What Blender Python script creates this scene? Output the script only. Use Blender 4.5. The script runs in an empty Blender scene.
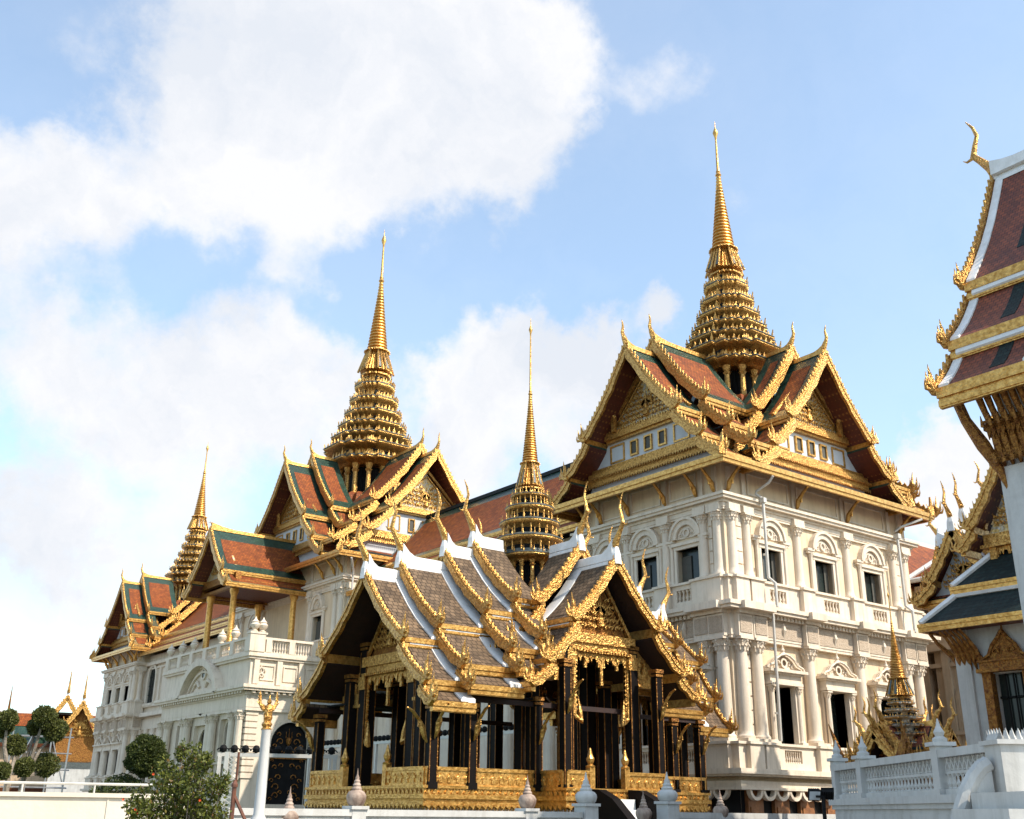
import bpy, math, random
from math import sin, cos, pi, radians, sqrt, atan2
from mathutils import Vector, Matrix, noise
R = random.Random(7)
S = bpy.context.scene
COL = S.collection
# ------------------------------------------------------------------ camera
PITCH, ROLL, AZ = radians(20.8), radians(0.65), radians(52.5)
fw = Vector((cos(AZ)*cos(PITCH), sin(AZ)*cos(PITCH), sin(PITCH)))
rt = Vector((sin(AZ), -cos(AZ), 0)); up = rt.cross(fw)
cx_, cy_ = rt*cos(ROLL)+up*sin(ROLL), -rt*sin(ROLL)+up*cos(ROLL)
cam = bpy.data.objects.new('camera', bpy.data.cameras.new('camera')); COL.objects.link(cam)
cam.matrix_world = Matrix(((cx_.x, cy_.x, -fw.x, 0), (cx_.y, cy_.y, -fw.y, 0), (cx_.z, cy_.z, -fw.z, 1.7), (0, 0, 0, 1)))
cam.data.sensor_width = 36; cam.data.lens = 36*1060/1024
cam.data.clip_start = 0.1; cam.data.clip_end = 3000
S.camera = cam
S.view_settings.view_transform = 'Standard'; S.view_settings.look = 'None'
S.view_settings.exposure = 0.36; S.view_settings.gamma = 1
# ------------------------------------------------------------------ sun and sky
SUN_EL, SUN_AZ = radians(45), radians(-66)       # azimuth measured from +X, towards the sun
sd = Vector((cos(SUN_AZ)*cos(SUN_EL), sin(SUN_AZ)*cos(SUN_EL), sin(SUN_EL)))
sl = bpy.data.lights.new('sun', 'SUN'); sl.energy = 5.0; sl.angle = radians(0.6); sl.color = (1, .91, .79)
so = bpy.data.objects.new('sun', sl); COL.objects.link(so)
so.rotation_euler = sd.to_track_quat('Z', 'Y').to_euler()
W = bpy.data.worlds.new('World'); S.world = W; W.use_nodes = True
nt = W.node_tree; N = nt.nodes; L = nt.links; N.clear()
def wn(t, **k):
    n = N.new(t)
    for a, b in k.items(): setattr(n, a, b)
    return n
sky = wn('ShaderNodeTexSky', sky_type='NISHITA'); sky.sun_disc = False
sky.sun_elevation = SUN_EL; sky.sun_rotation = pi/2-SUN_AZ; sky.air_density = 1.0; sky.dust_density = 1.0; sky.ozone_density = 1.5
def pix(u, v): return (fw+cx_*((u-512)/1060)-cy_*((v-409.5)/1060)).normalized()
tc = wn('ShaderNodeTexCoord')
nz = wn('ShaderNodeTexNoise'); nz.inputs['Scale'].default_value = 5.5; nz.inputs['Detail'].default_value = 9; nz.inputs['Roughness'].default_value = .6
L.new(tc.outputs['Generated'], nz.inputs['Vector'])
sub = wn('ShaderNodeVectorMath', operation='SUBTRACT'); L.new(nz.outputs['Color'], sub.inputs[0]); sub.inputs[1].default_value = (.5, .5, .5)
sca = wn('ShaderNodeVectorMath', operation='SCALE'); L.new(sub.outputs[0], sca.inputs[0]); sca.inputs['Scale'].default_value = .22
wp = wn('ShaderNodeVectorMath', operation='ADD'); L.new(tc.outputs['Generated'], wp.inputs[0]); L.new(sca.outputs[0], wp.inputs[1])
BL = [(330,40,190,1),(440,90,150,.95),(250,110,140,.9),(520,60,110,.9),(340,190,80,.55),(60,215,100,.8),(150,150,90,.6),(0,200,90,.8),(220,215,70,.55),(480,150,90,.6),
      (120,385,105,.75),(250,385,100,.8),(40,400,80,.55),(330,420,95,.7),(180,440,100,.7),(450,370,75,.9),(520,375,80,.95),(590,375,60,.85),(480,440,100,.85),(600,450,90,.8),
      (20,520,80,.75),(100,570,100,.55),(220,520,100,.5),(0,640,140,.4),(930,500,75,1),(980,540,80,.8),(880,475,45,.6),(660,335,40,.6),(310,270,50,.5),(650,80,55,.3),(840,300,40,.15),(100,30,60,.25),(760,220,50,.1),
      (-30,350,110,.5),(-300,200,220,.7),(1400,300,200,.7),(500,-420,220,.6)]
acc = None
for u, v, r, a in BL:
    d = wn('ShaderNodeVectorMath', operation='DISTANCE'); L.new(wp.outputs[0], d.inputs[0]); d.inputs[1].default_value = pix(u, v)
    m = wn('ShaderNodeMapRange', interpolation_type='SMOOTHSTEP'); rr = r/1150
    m.inputs['From Min'].default_value = rr*1.2; m.inputs['From Max'].default_value = rr*.3
    m.inputs['To Min'].default_value = 0; m.inputs['To Max'].default_value = a
    L.new(d.outputs['Value'], m.inputs['Value'])
    if acc is None: acc = m.outputs[0]
    else:
        # soft union: a+b-ab
        x = wn('ShaderNodeMath', operation='MULTIPLY'); L.new(acc, x.inputs[0]); L.new(m.outputs[0], x.inputs[1])
        y = wn('ShaderNodeMath', operation='ADD'); L.new(acc, y.inputs[0]); L.new(m.outputs[0], y.inputs[1])
        z = wn('ShaderNodeMath', operation='SUBTRACT'); L.new(y.outputs[0], z.inputs[0]); L.new(x.outputs[0], z.inputs[1]); acc = z.outputs[0]
fin = wn('ShaderNodeTexNoise'); fin.inputs['Scale'].default_value = 9; fin.inputs['Detail'].default_value = 8; fin.inputs['Roughness'].default_value = .62
L.new(tc.outputs['Generated'], fin.inputs['Vector'])
fs = wn('ShaderNodeMath', operation='SUBTRACT'); L.new(fin.outputs['Fac'], fs.inputs[0]); fs.inputs[1].default_value = .5
fx = wn('ShaderNodeMath', operation='MULTIPLY_ADD'); L.new(fs.outputs[0], fx.inputs[0]); fx.inputs[1].default_value = 1.5; L.new(acc, fx.inputs[2])
mr = wn('ShaderNodeMapRange', interpolation_type='SMOOTHSTEP'); mr.inputs['From Min'].default_value = .2; mr.inputs['From Max'].default_value = .84
mr.inputs['To Min'].default_value = .22; mr.inputs['To Max'].default_value = 1.0
L.new(fx.outputs[0], mr.inputs['Value'])
big = wn('ShaderNodeTexNoise'); big.inputs['Scale'].default_value = 4.2; big.inputs['Detail'].default_value = 7; big.inputs['Roughness'].default_value = .6; L.new(wp.outputs[0], big.inputs['Vector'])
ccr = wn('ShaderNodeValToRGB'); L.new(big.outputs['Fac'], ccr.inputs[0])
ccr.color_ramp.elements[0].position = .39; ccr.color_ramp.elements[0].color = (.74, .78, .85, 1); ccr.color_ramp.elements[1].position = .56; ccr.color_ramp.elements[1].color = (.90, .905, .93, 1)
csc = wn('ShaderNodeVectorMath', operation='SCALE'); L.new(ccr.outputs[0], csc.inputs[0]); csc.inputs['Scale'].default_value = 10
skb = wn('ShaderNodeVectorMath', operation='MULTIPLY'); L.new(sky.outputs[0], skb.inputs[0]); skb.inputs[1].default_value = (2.95, 3.15, 2.95)
cc = wn('ShaderNodeMix', data_type='RGBA'); L.new(mr.outputs[0], cc.inputs['Factor'])
L.new(skb.outputs[0], cc.inputs[6]); L.new(csc.outputs[0], cc.inputs[7])
bg = wn('ShaderNodeBackground'); bg.inputs['Strength'].default_value = .086; L.new(cc.outputs[2], bg.inputs['Color'])
wo = wn('ShaderNodeOutputWorld'); L.new(bg.outputs[0], wo.inputs[0])
# ------------------------------------------------------------------ materials
def mat(name, col, rough=.6, metal=0, col2=None, nscale=3, bump=0, bscale=20, spec=.5, kind=None, dirt=0):
    m = bpy.data.materials.new(name); m.use_nodes = True; t = m.node_tree; n = t.nodes; l = t.links
    p = n['Principled BSDF']; p.inputs['Roughness'].default_value = rough; p.inputs['Metallic'].default_value = metal
    p.inputs['Specular IOR Level'].default_value = spec
    tcn = n.new('ShaderNodeTexCoord'); co = tcn.outputs['Object']
    no = n.new('ShaderNodeTexNoise'); no.inputs['Scale'].default_value = nscale; no.inputs['Detail'].default_value = 6; no.inputs['Roughness'].default_value = .65
    l.new(co, no.inputs['Vector'])
    mx = n.new('ShaderNodeMix'); mx.data_type = 'RGBA'
    r = n.new('ShaderNodeMapRange'); r.inputs['From Min'].default_value = .35; r.inputs['From Max'].default_value = .65; l.new(no.outputs['Fac'], r.inputs['Value'])
    l.new(r.outputs[0], mx.inputs['Factor'])
    c2 = col2 or tuple(c*.78 for c in col)
    mx.inputs[6].default_value = (*col, 1); mx.inputs[7].default_value = (*c2, 1)
    out = mx.outputs[2]
    if dirt:    # vertical streaks of grime
        mp = n.new('ShaderNodeMapping'); mp.inputs['Scale'].default_value = (2.2, 2.2, .22); l.new(co, mp.inputs['Vector'])
        n2 = n.new('ShaderNodeTexNoise'); n2.inputs['Scale'].default_value = 1.6; n2.inputs['Detail'].default_value = 7; n2.inputs['Roughness'].default_value = .7; l.new(mp.outputs[0], n2.inputs['Vector'])
        r2 = n.new('ShaderNodeMapRange'); r2.inputs['From Min'].default_value = .48; r2.inputs['From Max'].default_value = .75; r2.inputs['To Max'].default_value = dirt; l.new(n2.outputs['Fac'], r2.inputs['Value'])
        m2 = n.new('ShaderNodeMix'); m2.data_type = 'RGBA'; l.new(r2.outputs[0], m2.inputs['Factor']); l.new(out, m2.inputs[6]); m2.inputs[7].default_value = (col[0]*.42, col[1]*.38, col[2]*.32, 1)
        out = m2.outputs[2]
    hgt = None
    if kind == 'tiles':     # overlapping courses of small tiles
        br = n.new('ShaderNodeTexBrick'); br.inputs['Scale'].default_value = 1; br.inputs['Brick Width'].default_value = .2; br.inputs['Row Height'].default_value = .2
        br.inputs['Mortar Size'].default_value = .018; br.inputs['Mortar Smooth'].default_value = .4; br.inputs['Bias'].default_value = 0
        br.inputs['Color1'].default_value = (1, 1, 1, 1); br.inputs['Color2'].default_value = (.55, .55, .55, 1); br.inputs['Mortar'].default_value = (.28, .28, .28, 1)
        uv = n.new('ShaderNodeUVMap'); l.new(uv.outputs[0], br.inputs['Vector'])
        m3 = n.new('ShaderNodeMix'); m3.data_type = 'RGBA'; m3.blend_type = 'MULTIPLY'; m3.inputs['Factor'].default_value = 1
        l.new(out, m3.inputs[6]); l.new(br.outputs['Color'], m3.inputs[7]); out = m3.outputs[2]; hgt = br.outputs['Color']
    if kind == 'coffer':    # gilded rosettes on red lacquer
        vo = n.new('ShaderNodeTexVoronoi'); vo.inputs['Scale'].default_value = 4.5; vo.inputs['Randomness'].default_value = 0.05; l.new(co, vo.inputs['Vector'])
        r3 = n.new('ShaderNodeMapRange'); r3.inputs['From Min'].default_value = .22; r3.inputs['From Max'].default_value = .3; r3.inputs['To Min'].default_value = 1; r3.inputs['To Max'].default_value = 0; l.new(vo.outputs['Distance'], r3.inputs['Value'])
        m3 = n.new('ShaderNodeMix'); m3.data_type = 'RGBA'; l.new(r3.outputs[0], m3.inputs['Factor']); l.new(out, m3.inputs[6]); m3.inputs[7].default_value = (.26, .11, .03, 1); out = m3.outputs[2]
    if kind == 'mosaic':    # glass mosaic chips among gilding
        vo = n.new('ShaderNodeTexVoronoi'); vo.inputs['Scale'].default_value = 9; l.new(co, vo.inputs['Vector'])
        sx = n.new('ShaderNodeSeparateColor'); l.new(vo.outputs['Color'], sx.inputs[0])
        r3 = n.new('ShaderNodeMapRange'); r3.inputs['From Min'].default_value = .55; r3.inputs['From Max'].default_value = .6; l.new(sx.outputs[0], r3.inputs['Value'])
        m3 = n.new('ShaderNodeMix'); m3.data_type = 'RGBA'; l.new(r3.outputs[0], m3.inputs['Factor']); l.new(out, m3.inputs[6]); m3.inputs[7].default_value = (*(col2 or col), 1); out = m3.outputs[2]
        hgt = vo.outputs['Distance']
    l.new(out, p.inputs['Base Color'])
    if bump:
        b = n.new('ShaderNodeBump'); b.inputs['Strength'].default_value = bump; b.inputs['Distance'].default_value = .05
        if hgt is None:
            nb = n.new('ShaderNodeTexNoise'); nb.inputs['Scale'].default_value = bscale; nb.inputs['Detail'].default_value = 4; l.new(co, nb.inputs['Vector']); hgt = nb.outputs['Fac']
        l.new(hgt, b.inputs['Height']); l.new(b.outputs[0], p.inputs['Normal'])
    return m
M = {}
M['stone'] = mat('cream_plaster', (.70, .56, .385), .8, col2=(.63, .49, .33), nscale=1.2, bump=.12, bscale=9, dirt=.4)
M['trim'] = mat('white_stucco', (.70, .60, .475), .7, col2=(.63, .53, .41), nscale=1.5, bump=.15, bscale=12, dirt=.55)
M['rough'] = mat('rough_frieze', (.50, .40, .30), .9, col2=(.38, .30, .22), nscale=14, bump=.8, bscale=22, dirt=.3)
M['tan'] = mat('tan_plaster', (.52, .38, .24), .85, col2=(.42, .30, .19), nscale=1.0, bump=.15, dirt=.4)
M['white'] = mat('whitewash', (.52, .51, .48), .65, col2=(.44, .43, .405), nscale=2, bump=.12, bscale=9, dirt=.5)
M['cap'] = mat('white_ridge_plaster', (.78, .77, .75), .5, col2=(.66, .65, .62), nscale=2.5, bump=.1, dirt=.25)
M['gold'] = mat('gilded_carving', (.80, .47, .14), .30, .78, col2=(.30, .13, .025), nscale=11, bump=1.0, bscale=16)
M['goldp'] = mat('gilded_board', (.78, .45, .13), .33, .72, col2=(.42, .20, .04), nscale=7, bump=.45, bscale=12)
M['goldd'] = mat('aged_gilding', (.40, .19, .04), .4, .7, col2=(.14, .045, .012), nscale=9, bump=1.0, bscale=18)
M['goldm'] = mat('gilding_with_glass_mosaic', (.74, .44, .10), .3, .5, col2=(.30, .33, .34), nscale=6, bump=.6, kind='mosaic')
M['silver'] = mat('glass_mosaic_ground', (.42, .45, .46), .3, .2, col2=(.62, .42, .14), nscale=6, bump=.5, kind='mosaic')
M['porc'] = mat('porcelain_mosaic', (.70, .68, .62), .3, .1, col2=(.52, .26, .07), nscale=6, bump=.6, kind='mosaic')
M['greyw'] = mat('blue_grey_panel', (.55, .57, .58), .7, col2=(.48, .50, .52), nscale=2, bump=.1)
M['green'] = mat('green_glazed_tile', (.035, .085, .055), .28, col2=(.02, .05, .035), nscale=5, bump=.5, kind='tiles')
M['dgreen'] = mat('dark_green_glazed_tile', (.020, .036, .031), .6, col2=(.010, .021, .020), nscale=5, spec=.25, bump=.5, kind='tiles')
M['orange'] = mat('orange_glazed_tile', (.36, .095, .016), .65, col2=(.22, .05, .012), nscale=2.2, bump=.5, spec=.25, kind='tiles')
M['red'] = mat('red_brown_glazed_tile', (.30, .07, .022), .6, col2=(.18, .04, .018), nscale=2.2, bump=.5, kind='tiles')
M['browntile'] = mat('grey_brown_roof_tile', (.22, .145, .085), .75, col2=(.12, .08, .05), nscale=2.6, bump=.6, spec=.2, kind='tiles')
M['steel'] = mat('grey_glazed_tile', (.10, .115, .11), .4, col2=(.05, .06, .055), nscale=8, bump=.3)
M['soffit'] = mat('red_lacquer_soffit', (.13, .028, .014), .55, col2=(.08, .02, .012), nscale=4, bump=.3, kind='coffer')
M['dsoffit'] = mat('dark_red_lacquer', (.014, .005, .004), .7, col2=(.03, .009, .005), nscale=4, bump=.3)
M['dark'] = mat('painted_interior_shade', (.01, .01, .011), .8, col2=(.016, .015, .014), nscale=1, spec=.1)  # near-black colour standing in for shade inside openings
M['black'] = mat('black_lacquer', (.006, .005, .005), .6, col2=(.010, .007, .006), nscale=20, spec=.08)
M['iron'] = mat('black_ironwork', (.008, .008, .008), .75, 0, col2=(.014, .014, .014), spec=.12)
M['glass'] = mat('dark_window_glass', (.012, .018, .017), .2, col2=(.02, .028, .025), nscale=1.2, spec=.35)
M['shut'] = mat('grey_shutter', (.07, .07, .055), .7, col2=(.07, .065, .055), nscale=3)
M['brown'] = mat('brown_panelling', (.30, .12, .035), .6, col2=(.16, .06, .02), nscale=3, bump=.3)
M['redwood'] = mat('red_brown_shutter', (.17, .045, .02), .5, col2=(.10, .03, .015), nscale=4)
M['pipe'] = mat('pale_painted_metal', (.56, .53, .47), .5, .1, col2=(.5, .49, .46), nscale=4, dirt=.4)
M['galv'] = mat('galvanised_tube', (.42, .42, .42), .4, .6, col2=(.3, .29, .28), nscale=6)
M['rust'] = mat('rusty_brown_metal', (.17, .06, .03), .6, .2, col2=(.10, .04, .025), nscale=9)
M['pave'] = mat('stone_paving', (.22, .20, .18), .85, col2=(.17, .155, .14), nscale=.6, bump=.3, bscale=6, dirt=0)
M['grass'] = mat('lawn', (.05, .09, .025), .9, col2=(.035, .065, .02), nscale=2, bump=.6, bscale=40)
M['bark'] = mat('pale_bark', (.30, .25, .20), .85, col2=(.16, .13, .10), nscale=8, bump=.6)
M['weather'] = mat('weathered_stone', (.42, .32, .25), .85, col2=(.12, .07, .05), nscale=3.2, bump=.4, bscale=14)
M['cream'] = mat('cream_wall_wash', (.70, .62, .50), .8, col2=(.64, .55, .42), nscale=.8, bump=.08, dirt=.15)  # cream wash with random mottling and faint grime
M['flower'] = mat('red_orange_flower', (.60, .10, .02), .6, col2=(.45, .05, .02))
M['lens'] = mat('lamp_glass', (.55, .58, .60), .15, col2=(.45, .48, .5), spec=.8)
def leafmat(name, a, b, c=None):
    m = bpy.data.materials.new(name); m.use_nodes = True; t = m.node_tree; n = t.nodes; l = t.links; p = n['Principled BSDF']
    g = n.new('ShaderNodeNewGeometry'); r = n.new('ShaderNodeValToRGB'); l.new(g.outputs['Random Per Island'], r.inputs[0])
    r.color_ramp.elements[0].color = (*a, 1); r.color_ramp.elements[1].color = (*b, 1)
    if c: r.color_ramp.elements[1].position = .92; e = r.color_ramp.elements.new(.96); e.color = (*c, 1)
    l.new(r.outputs[0], p.inputs['Base Color']); p.inputs['Roughness'].default_value = .55; p.inputs['Specular IOR Level'].default_value = .3
    tr = n.new('ShaderNodeBsdfTranslucent'); l.new(r.outputs[0], tr.inputs['Color']); ms = n.new('ShaderNodeMixShader'); ms.inputs[0].default_value = .25
    l.new(p.outputs[0], ms.inputs[1]); l.new(tr.outputs[0], ms.inputs[2]); l.new(ms.outputs[0], n['Material Output'].inputs[0])
    return m
M['leaf'] = leafmat('bush_leaves', (.03, .048, .008), (.15, .16, .025), (.14, .08, .02))
M['leafd'] = leafmat('clipped_leaves', (.02, .034, .008), (.085, .10, .02))
M['leafo'] = leafmat('clipped_leaves_olive', (.05, .06, .018), (.14, .15, .035))
# ------------------------------------------------------------------ mesh helpers
class MB:
    def __init__(s): s.v = []; s.f = []; s.uv = {}
    def add(s, vs, fs):
        o = len(s.v); s.v += [tuple(p) for p in vs]; s.f += [tuple(i+o for i in f) for f in fs]; return s
    def box(s, x0, y0, z0, x1, y1, z1):
        if x0 > x1: x0, x1 = x1, x0
        if y0 > y1: y0, y1 = y1, y0
        if z0 > z1: z0, z1 = z1, z0
        return s.add([(x0,y0,z0),(x1,y0,z0),(x1,y1,z0),(x0,y1,z0),(x0,y0,z1),(x1,y0,z1),(x1,y1,z1),(x0,y1,z1)],
              [(0,3,2,1),(4,5,6,7),(0,1,5,4),(1,2,6,5),(2,3,7,6),(3,0,4,7)])
    def cbox(s, cx, cy, cz, sx, sy, sz): return s.box(cx-sx/2, cy-sy/2, cz-sz/2, cx+sx/2, cy+sy/2, cz+sz/2)
    def obox(s, m, sx, sy, sz):
        vs = [m @ Vector((a*sx/2, b*sy/2, c*sz/2)) for c in (-1, 1) for a, b in ((-1,-1),(1,-1),(1,1),(-1,1))]
        return s.add(vs, [(0,3,2,1),(4,5,6,7),(0,1,5,4),(1,2,6,5),(2,3,7,6),(3,0,4,7)])
    def loft(s, loops, cap=True):
        n = len(loops[0]); vs = [p for lp in loops for p in lp]; fs = []
        for i in range(len(loops)-1):
            for j in range(n):
                k = (j+1) % n; fs.append((i*n+j, i*n+k, (i+1)*n+k, (i+1)*n+j))
        if cap: fs.append(tuple(range(n))[::-1]); fs.append(tuple((len(loops)-1)*n+j for j in range(n)))
        return s.add(vs, fs)
    def poly(s, pts, z0=None, ax='y', a=0, b=.1):
        # 2D polygon in the xz plane extruded along y (ax 'y') from a to b; or yz along x; or xy along z
        f = {'y': lambda p, t: (p[0], t, p[1]), 'x': lambda p, t: (t, p[0], p[1]), 'z': lambda p, t: (p[0], p[1], t)}[ax]
        return s.loft([[f(p, a) for p in pts], [f(p, b) for p in pts]])
    def lathe(s, prof, c=(0, 0, 0), n=12, ph=0, cap=True):
        return s.loft([[(c[0]+r*cos(ph+2*pi*j/n), c[1]+r*sin(ph+2*pi*j/n), c[2]+z) for j in range(n)] for r, z in prof], cap)
    def tube(s, pts, rads, n=6):
        pts = [Vector(p) for p in pts]; loops = []; q = None
        for i, p in enumerate(pts):
            t = (pts[min(i+1, len(pts)-1)]-pts[max(i-1, 0)]).normalized()
            if q is None: q = t.orthogonal().normalized()
            q = (q-t*q.dot(t)).normalized(); w = t.cross(q)
            r = rads[i] if hasattr(rads, '__len__') else rads
            loops.append([p+q*(r*cos(2*pi*j/n))+w*(r*sin(2*pi*j/n)) for j in range(n)])
        return s.loft(loops)
    def arch(s, cx, cz, r0, r1, y0, y1, n=12, a0=0, a1=pi):
        fs = []; vs = []
        for i in range(n+1):
            t = a0+(a1-a0)*i/n
            for r, y in ((r0, y0), (r1, y0), (r1, y1), (r0, y1)): vs.append((cx+r*cos(t), y, cz+r*sin(t)))
        for i in range(n):
            for k in range(4): fs.append((i*4+k, i*4+(k+1) % 4, i*4+4+(k+1) % 4, i*4+4+k))
        fs.append((0, 1, 2, 3)); fs.append((n*4+3, n*4+2, n*4+1, n*4))
        return s.add(vs, fs)
    def quads(s, fn, nu, nv):
        vs = [fn(i/nu, j/nv) for i in range(nu+1) for j in range(nv+1)]
        return s.add(vs, [(i*(nv+1)+j, (i+1)*(nv+1)+j, (i+1)*(nv+1)+j+1, i*(nv+1)+j+1) for i in range(nu) for j in range(nv)])
    def mesh(s, name, mt, smooth=False, uv=None):
        me = bpy.data.meshes.new(name); me.from_pydata(s.v, [], s.f); me.materials.append(mt)
        import bmesh
        b = bmesh.new(); b.from_mesh(me); bmesh.ops.recalc_face_normals(b, faces=b.faces); b.to_mesh(me); b.free()
        if smooth:
            me.polygons.foreach_set('use_smooth', [True]*len(me.polygons)); 
            try: me.set_sharp_from_angle(angle=radians(40))
            except Exception: pass
        if uv:
            ul = me.uv_layers.new(name='uv')
            for lp in me.loops:
                ul.data[lp.index].uv = uv(me.vertices[lp.vertex_index].co)
        return me
def O(name, mb, mt=None, parent=None, loc=(0, 0, 0), rz=0, smooth=False, sc=(1, 1, 1), uv=None, label=None):
    me = mb.mesh(name, mt, smooth, uv) if isinstance(mb, MB) else mb
    o = bpy.data.objects.new(name, me); COL.objects.link(o); o.parent = parent; o.location = loc; o.rotation_euler = (0, 0, rz); o.scale = sc
    if label: o['label'] = label
    return o
def thing(name, label, cat, loc=(0, 0, 0), rz=0, group=None):
    o = bpy.data.objects.new(name, None); COL.objects.link(o); o.location = loc; o.rotation_euler = (0, 0, rz)
    o['label'] = label; o['category'] = cat
    if group: o['group'] = group
    return o
def tag(o, label, cat, group=None, kind=None):
    if label: o['label'] = label
    if cat: o['category'] = cat
    if group: o['group'] = group
    if kind: o['kind'] = kind
    return o
def dup(o, parent=None, loc=None, rz=None, sc=None, label=None, rec=True):
    c = o.copy(); COL.objects.link(c); c.parent = parent
    if loc is not None: c.location = loc
    if rz is not None: c.rotation_euler = (0, 0, rz)
    if sc is not None: c.scale = sc
    if label: c['label'] = label
    if rec:
        for ch in [q for q in KIDS.get(o.name, [])]: dup(ch, c)
    return c
KIDS = {}
def kid(o): KIDS.setdefault(o.parent.name, []).append(o); return o
def cells(m, a0, a1, z0, z1, ops, y0, y1):
    """wall slab with rectangular openings; a along x"""
    A = sorted({a0, a1, *[v for o in ops for v in o[:2] if a0 < v < a1]}); Z = sorted({z0, z1, *[v for o in ops for v in o[2:] if z0 < v < z1]})
    for i in range(len(Z)-1):
        run = None
        for j in range(len(A)-1):
            ca, cz = (A[j]+A[j+1])/2, (Z[i]+Z[i+1])/2
            hole = any(o[0] < ca < o[1] and o[2] < cz < o[3] for o in ops)
            if hole:
                if run is not None: m.box(run, y0, Z[i], A[j], y1, Z[i+1]); run = None
            elif run is None: run = A[j]
        if run is not None: m.box(run, y0, Z[i], A[-1], y1, Z[i+1])
    return m
def redent(r, z, c=(0, 0)):
    q = [(1,-.38),(1,.38),(.87,.38),(.87,.6),(.74,.6),(.74,.74),(.6,.74),(.6,.87),(.38,.87),(.38,1)]
    q = q[:] ; out = []
    for k in range(4):
        ca, sa = (1, 0, -1, 0)[k], (0, 1, 0, -1)[k]
        for x, y in q[1:]: out.append((c[0]+r*(x*ca-y*sa), c[1]+r*(x*sa+y*ca), z))
    return out
def leafblade(m, p, u, w, h, wd, th, bend=.3):
    """flame shaped leaf at p, pointing along u, width along w, depth th along n"""
    p = Vector(p); u = Vector(u).normalized(); w = Vector(w).normalized(); n = u.cross(w)
    prof = [(-.5, 0), (.5, 0), (.42, .35), (.12+bend, 1), (-.1, .62), (-.5, .3)]
    a = [p+w*(x*wd)+u*(y*h)+n*th/2 for x, y in prof]; b = [p+w*(x*wd)+u*(y*h)-n*th/2 for x, y in prof]
    return m.loft([a, b])
# ------------------------------------------------------------------ thai roofs
def chofa_mb(h, lean=.25, thick=.09, white=False):
    """slender horn on a ridge end, rises from (0,0,0), leans to -y, local"""
    m = MB()
    P = [(0, .12, -.15), (0, 0, .1), (0, -lean*.55, .22*h), (0, -lean*1.0, .36*h), (0, -lean*.8, .52*h), (0, -lean*.55, .68*h), (0, -lean*.75, .85*h), (0, -lean*1.15, h)]
    m.tube(P, [thick*1.7, thick*1.45, thick*1.05, thick*.95, thick*.75, thick*.6, thick*.42, thick*.12], 6)
    m.tube([(0, -lean*.95, .34*h), (0, -lean*1.5, .31*h), (0, -lean*1.75, .36*h)], [thick*.6, thick*.35, .01], 5)
    return m
def naga_mb(h, s=1):
    """flame-like hang hong at a lower verge; grows to +x side (s) and up; local"""
    m = MB(); t = h*.07
    m.tube([(-.18*h*s, 0, -.05*h), (0, 0, -.08*h), (.16*h*s, 0, .02*h), (.22*h*s, 0, .2*h), (.12*h*s, 0, .38*h), (.14*h*s, 0, .62*h), (.2*h*s, 0, 1.0*h)], [t*1.9, t*2, t*1.9, t*1.6, t*1.1, t*.8, t*.1], 6)
    m.tube([(.2*h*s, 0, .1*h), (.36*h*s, 0, .2*h), (.38*h*s, 0, .4*h), (.42*h*s, 0, .66*h)], [t*1.3, t*1.2, t*.7, t*.1], 5)
    m.tube([(.05*h*s, 0, .1*h), (.0*h*s, 0, .35*h), (.02*h*s, 0, .72*h)], [t*1.2, t*.8, t*.1], 5)
    m.tube([(.22*h*s, -.03*h, .02*h), (.40*h*s, -.05*h, -.0), (.50*h*s, -.03*h, .14*h), (.53*h*s, 0, .34*h)], [t*1.2, t*1.1, t*.6, t*.1], 5)
    m.lathe([(.02, -.1*h), (.10*h, -.05*h), (.12*h, .03*h), (.08*h, .1*h), (.02, .14*h)], (.12*h*s, 0, 0), 8)
    return m
def curve(x0, z0, x1, z1, n=5, sag=.06):
    out = []
    for i in range(n+1):
        t = i/n; L_ = sqrt((x1-x0)**2+(z1-z0)**2)
        out.append((x0+(x1-x0)*t, z0+(z1-z0)*t-sag*L_*sin(pi*t)))
    return out
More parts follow.
